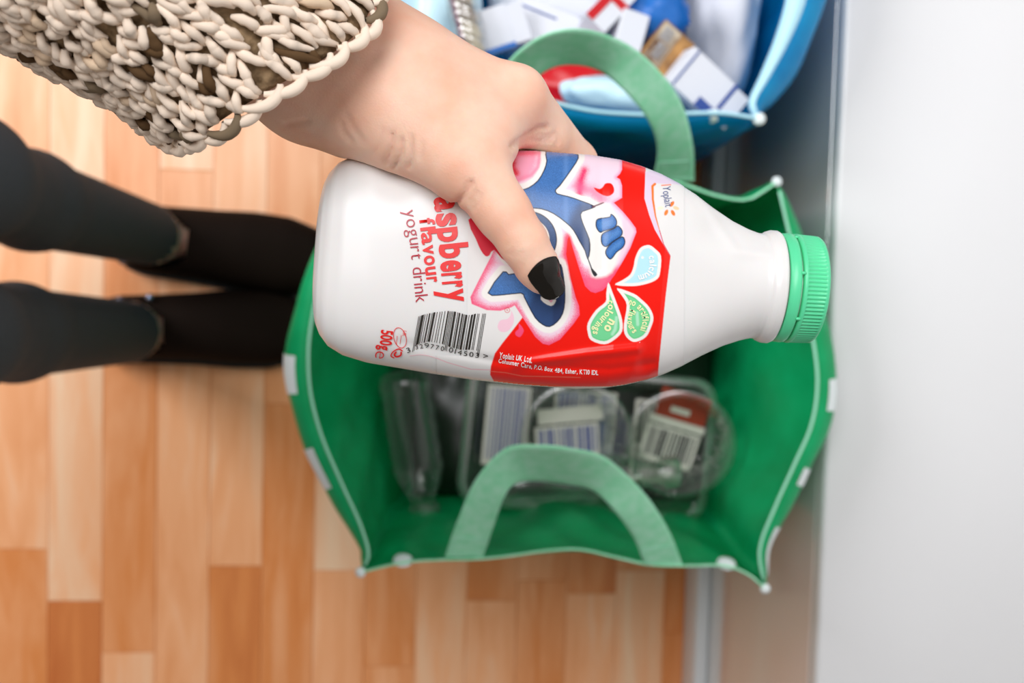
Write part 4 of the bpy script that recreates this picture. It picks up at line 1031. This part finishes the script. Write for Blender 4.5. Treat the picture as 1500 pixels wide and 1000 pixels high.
# leggings, shoes
M_legging = noise_mat('charcoal_leggings', (0.054, 0.056, 0.062), (0.074, 0.075, 0.080), 900, .85, .2, bump=.3, bscale=1500)
M_shoe = mat('black_shoe_fabric', (0.011, 0.006, 0.004), .8, .08)
M_sole = mat('black_rubber', (0.008, 0.006, 0.005), .6)
M_bead = mat('steel_bead', (0.35, 0.42, 0.60), .12, .8, Metallic=.8)
lo = np.array([-.62, -.24, .060]); hi = np.array([-.2, .24, 1.06]); hl = .006
G = grid_pts(lo, hi, hl); f = legs_field(G.reshape(-1, 3), .0045); z = G.reshape(-1, 3)[:, 2]
f = np.maximum(f, z - 1.04)
for s in 'LR':
    a = np.array(skel['a' + s])
f = np.maximum(f, .075 - z)
V, Q = surfnet(f.reshape(G.shape[:3]), lo, hl)
mesh('leggings', V, Q, M_legging, person)
def shoe(heel, toe, wd, beads, name='shoe'):
    heel = np.array(heel, float); toe = np.array(toe, float); d = toe - heel; L = np.linalg.norm(d); d /= L; n = np.array([-d[1], d[0]])
    r = thing(name, (0, 0, 0), '', ''); 
    del r['label']; del r['category']
    r.parent = person; ORG[r.name] = ORG[person.name]
    nx, na = 48, 28; V = []
    W = lambda s: wd * np.interp(s, [0, .04, .12, .3, .45, .62, .78, .9, .97, 1], [.40, .72, .84, .87, .90, .99, 1.0, .82, .54, .18])
    Hh = lambda s: np.interp(s, [0, .05, .2, .34, .45, .6, .8, .93, 1], [.050, .062, .064, .060, .060, .056, .044, .034, .020])
    for i in range(nx):
        s = i / (nx - 1); ww = W(s); hh = Hh(s)
        for j in range(na):
            t = j / (na - 1) * math.pi; y = math.cos(t); zz = math.sin(t) ** .75
            c = heel + d * L * s + n * (ww * (np.sign(y) * abs(y) ** .8) + .004 * math.sin(math.pi * s)); V.append((c[0], c[1], .008 + hh * zz))
    Fc = []
    for f4 in grid_faces(nx, na):
        c = np.mean([V[i] for i in f4], 0); s = ((c[:2] - heel) @ d) / L; off = ((c[:2] - heel) @ n)
        if .08 < s < .37 and abs(off) < wd * .66 * math.sqrt(max(0, 1 - ((s - .225) / .15) ** 2)) and c[2] > .03: continue
        Fc.append(tuple(f4))
    up = mesh('shoe_upper', V, Fc, M_shoe, r); md = up.modifiers.new('fabric', 'SOLIDIFY'); md.thickness = .002; md.offset = -1
    ring = []
    for i in range(40):
        s = i / 39; c = heel + d * L * s; ring.append(np.r_[c + n * (W(s) * 1.02 + .002), 0])
    for i in range(39, -1, -1):
        s = i / 39; c = heel + d * L * s; ring.append(np.r_[c - n * (W(s) * 1.02 + .002), 0])
    ring = np.array(ring); Vb = np.concatenate([ring + [0, 0, .0008], ring + [0, 0, .010]]); k = len(ring)
    mesh('sole', Vb, [(i, (i + 1) % k, k + (i + 1) % k, k + i) for i in range(k)] + [tuple(range(k))[::-1], tuple(range(k, 2 * k))], M_sole, r, smooth=False)
    for px, py, zb_ in beads:
        b = MB().lathe([(.0002, .0035), (.0026, .003), (.0040, .0012), (.0042, -.004)], 14); M = frame(P(px, py, zb_), 0); mesh('bead', xf(M, b.v), b.f, M_bead, r)
    return r
hl_, tl_ = P(168, 345, .03), P(484, 386, .03)
shoe(hl_[:2], tl_[:2], .047, [(181, 381, .064)])
hl_, tl_ = P(128, 483, .03), P(462, 483, .03)
shoe(hl_[:2], tl_[:2], .045, [(149, 446, .064), (175, 440, .062), (219, 435, .058)])

# sweater: hidden body, sleeve over the forearm, and its chunky stitches
M_knit = attr_mat('marled_yarn', 'yarn', .9, .1)
M_knitbase = noise_mat('dark_yarn', C(84, 66, 46), C(168, 142, 110), 200, .95, .1, bump=.6, bscale=500)
M_knitfar = noise_mat('marled_knit', C(205, 188, 168), C(90, 70, 50), 160, .9, .1, bump=.8, bscale=300)
lo = np.array([-.62, -.34, .90]); hi = np.array([-.10, .34, 1.40]); hs = .008
G = grid_pts(lo, hi, hs); pg = G.reshape(-1, 3)
f = torso_field(pg, .012); f = smin(f, cone(pg, (-.415, .07, .94), (-.415, -.07, .94), .12, .12), .05)
f = np.maximum(f, -cone(pg, (-.39, 0, 1.30), (-.37, 0, 1.5), .07, .065))
V, Q = surfnet(f.reshape(G.shape[:3]), lo, hs)
sweater = mesh('sweater', V, Q, M_knitfar, person)
CU = PD(414, 82, .345)
axs = EL - CU; LS = np.linalg.norm(axs); axs /= LS
e1 = -fwd - axs * (-fwd).dot(axs); e1 /= np.linalg.norm(e1); e2 = np.cross(axs, e1)
if e2.dot(down) < 0: e2 = -e2
def slv(s, th, dr=0.0):                      # s metres from the cuff, th: 0 towards the camera, +90 deg photo-down
    s = np.asarray(s, float); th = np.asarray(th, float)
    rad = .0435 + .000 * s + .0016 * np.sin(3 * th + 30 * s) + .0025 * np.exp(-(s / .012) ** 2) + dr
    fade = 1 - np.clip(s / .12, 0, 1)
    q = np.clip((np.sin(th) + .6) / 1.3, 0, 1); sk = s - .012 * fade * np.cos(th - .15) + .022 * fade * q * q * (3 - 2 * q)
    return CU + sk[..., None] * axs + rad[..., None] * (np.cos(th)[..., None] * e1 + np.sin(th)[..., None] * e2)
ns, nt = 60, 72; s_, t_ = np.meshgrid(np.linspace(0.001, LS * 1.02, ns), np.arange(nt) * 2 * math.pi / nt, indexing='ij')
outer = slv(s_, t_, -.0012); inner = slv(s_[:6][::-1], t_[:6], -.0042)
V = np.concatenate([inner.reshape(-1, 3), outer.reshape(-1, 3)])
sleeve_o = mesh('sleeve', V, grid_faces(ns + 6, nt, True), M_knitbase, sweater)
def stitches():
    rng = np.random.RandomState(4); row = .0046; ncol = 34; rows = int(LS * .98 / row); Vs = []; Fs = []; Cs = []; base = 0
    nseg, nside = 8, 7; tt = np.linspace(0, 1, nseg); quad = grid_faces(nseg, nside, True)
    tha = np.arange(nside) * 2 * math.pi / nside
    cream = np.array(C(230, 212, 194)); tan = np.array(C(206, 182, 156)); brown = np.array(C(88, 66, 44)); grey = np.array(C(120, 104, 84))
    for i in range(rows):
        for j in range(ncol):
            th0 = 2 * math.pi * (j + rng.uniform(-.18, .18)) / ncol; s0 = row * (i + rng.uniform(-.3, .3)) + .001
            dth = 2 * math.pi / ncol
            pick = rng.rand(); cst = cream if pick < .85 else tan if pick < .91 else grey if pick < .955 else brown
            for sg in (-1, 1):
                if rng.rand() < .03: continue
                lean = rng.uniform(.1, 1.0); Lst = row * rng.uniform(1.25, 2.3)
                ths = th0 + sg * dth * (.06 + lean * .55 * tt) + dth * .12 * np.sin(tt * 3.1 + rng.uniform(0, 6))
                ss = s0 + Lst * tt
                dr = rng.uniform(-.0006, .0014) + .0021 * np.sin(math.pi * np.clip(tt * .94 + .03, 0, 1)) - .0010
                pts = slv(np.maximum(ss, 0), ths, dr)
                t = np.gradient(pts, axis=0); t /= np.linalg.norm(t, axis=1)[:, None]
                rd = np.cos(ths)[:, None] * e1 + np.sin(ths)[:, None] * e2
                b = np.cross(t, rd); b /= np.linalg.norm(b, axis=1)[:, None]; rd = np.cross(b, t)
                rad = rng.uniform(.0014, .0019) * (0.42 + .58 * np.sin(math.pi * np.clip(tt, .02, .98)) ** .7)
                rad = rad * (1 + .12 * np.sin(tt * 14 + rng.uniform(0, 6)))
                Vv = pts[:, None] + rad[:, None, None] * (np.cos(tha)[None, :, None] * rd[:, None] + np.sin(tha)[None, :, None] * b[:, None])
                Vs.append(Vv.reshape(-1, 3)); Fs.append(quad + base); base += nseg * nside
                cv = cst * rng.uniform(.86, 1.06); cv = np.repeat((cv[None] * (1 - .25 * (rng.rand(nseg, 1) < .1))), nside, 0); Cs.append(cv)
    # cast-on edge: a rope of loops round the cuff
    n2 = 16; quad2 = grid_faces(n2, 8, True); tha2 = np.arange(8) * 2 * math.pi / 8
    for j in range(40):
        t2 = np.linspace(0, 1, n2); ths = 2 * math.pi / 40 * (j + rng.uniform(-.2, .2) + t2 * 1.7 - .35); ss = .0012 - .0034 * np.sin(t2 * math.pi) ** .8 + rng.uniform(-.0006, .0006)
        pts = slv(np.zeros(n2), ths, .0002 + rng.uniform(-.0004, .0010) + .0010 * np.sin(t2 * math.pi)) + axs * ss[:, None]
        t = np.gradient(pts, axis=0); t /= np.linalg.norm(t, axis=1)[:, None]; rd = np.cos(ths)[:, None] * e1 + np.sin(ths)[:, None] * e2
        b = np.cross(t, rd); b /= np.linalg.norm(b, axis=1)[:, None]; rd = np.cross(b, t)
        rad = .0019 * (.35 + .65 * np.sin(math.pi * np.clip(t2, .02, .98)) ** .6)
        Vv = pts[:, None] + rad[:, None, None] * (np.cos(tha2)[None, :, None] * rd[:, None] + np.sin(tha2)[None, :, None] * b[:, None])
        Vs.append(Vv.reshape(-1, 3)); Fs.append(quad2 + base); base += n2 * 8; Cs.append(np.repeat((cream if rng.rand() < .85 else grey)[None], n2 * 8, 0))
    o = mesh('knit_stitches', np.concatenate(Vs), np.concatenate(Fs), M_knit, sweater, colors=np.concatenate(Cs), attr='yarn'); o['kind'] = 'stuff'
stitches()
# hair (behind the camera, never in view of it)
hm = np.array([-.385, 0, 1.565]); bm = bmesh.new(); bmesh.ops.create_uvsphere(bm, u_segments=28, v_segments=18, radius=1)
V = np.array([v.co[:] for v in bm.verts]); Fc = [[v.index for v in f.verts] for f in bm.faces]; bm.free()
V = V * np.array([.105, .102, .105]) + hm; V[:, 0] -= .25 * np.clip(1.56 - V[:, 2], 0, 1)
mesh('hair', V, Fc, noise_mat('brown_hair', C(70, 45, 28), C(100, 66, 40), 80, .6, stretch=(1, 1, .1)), person)
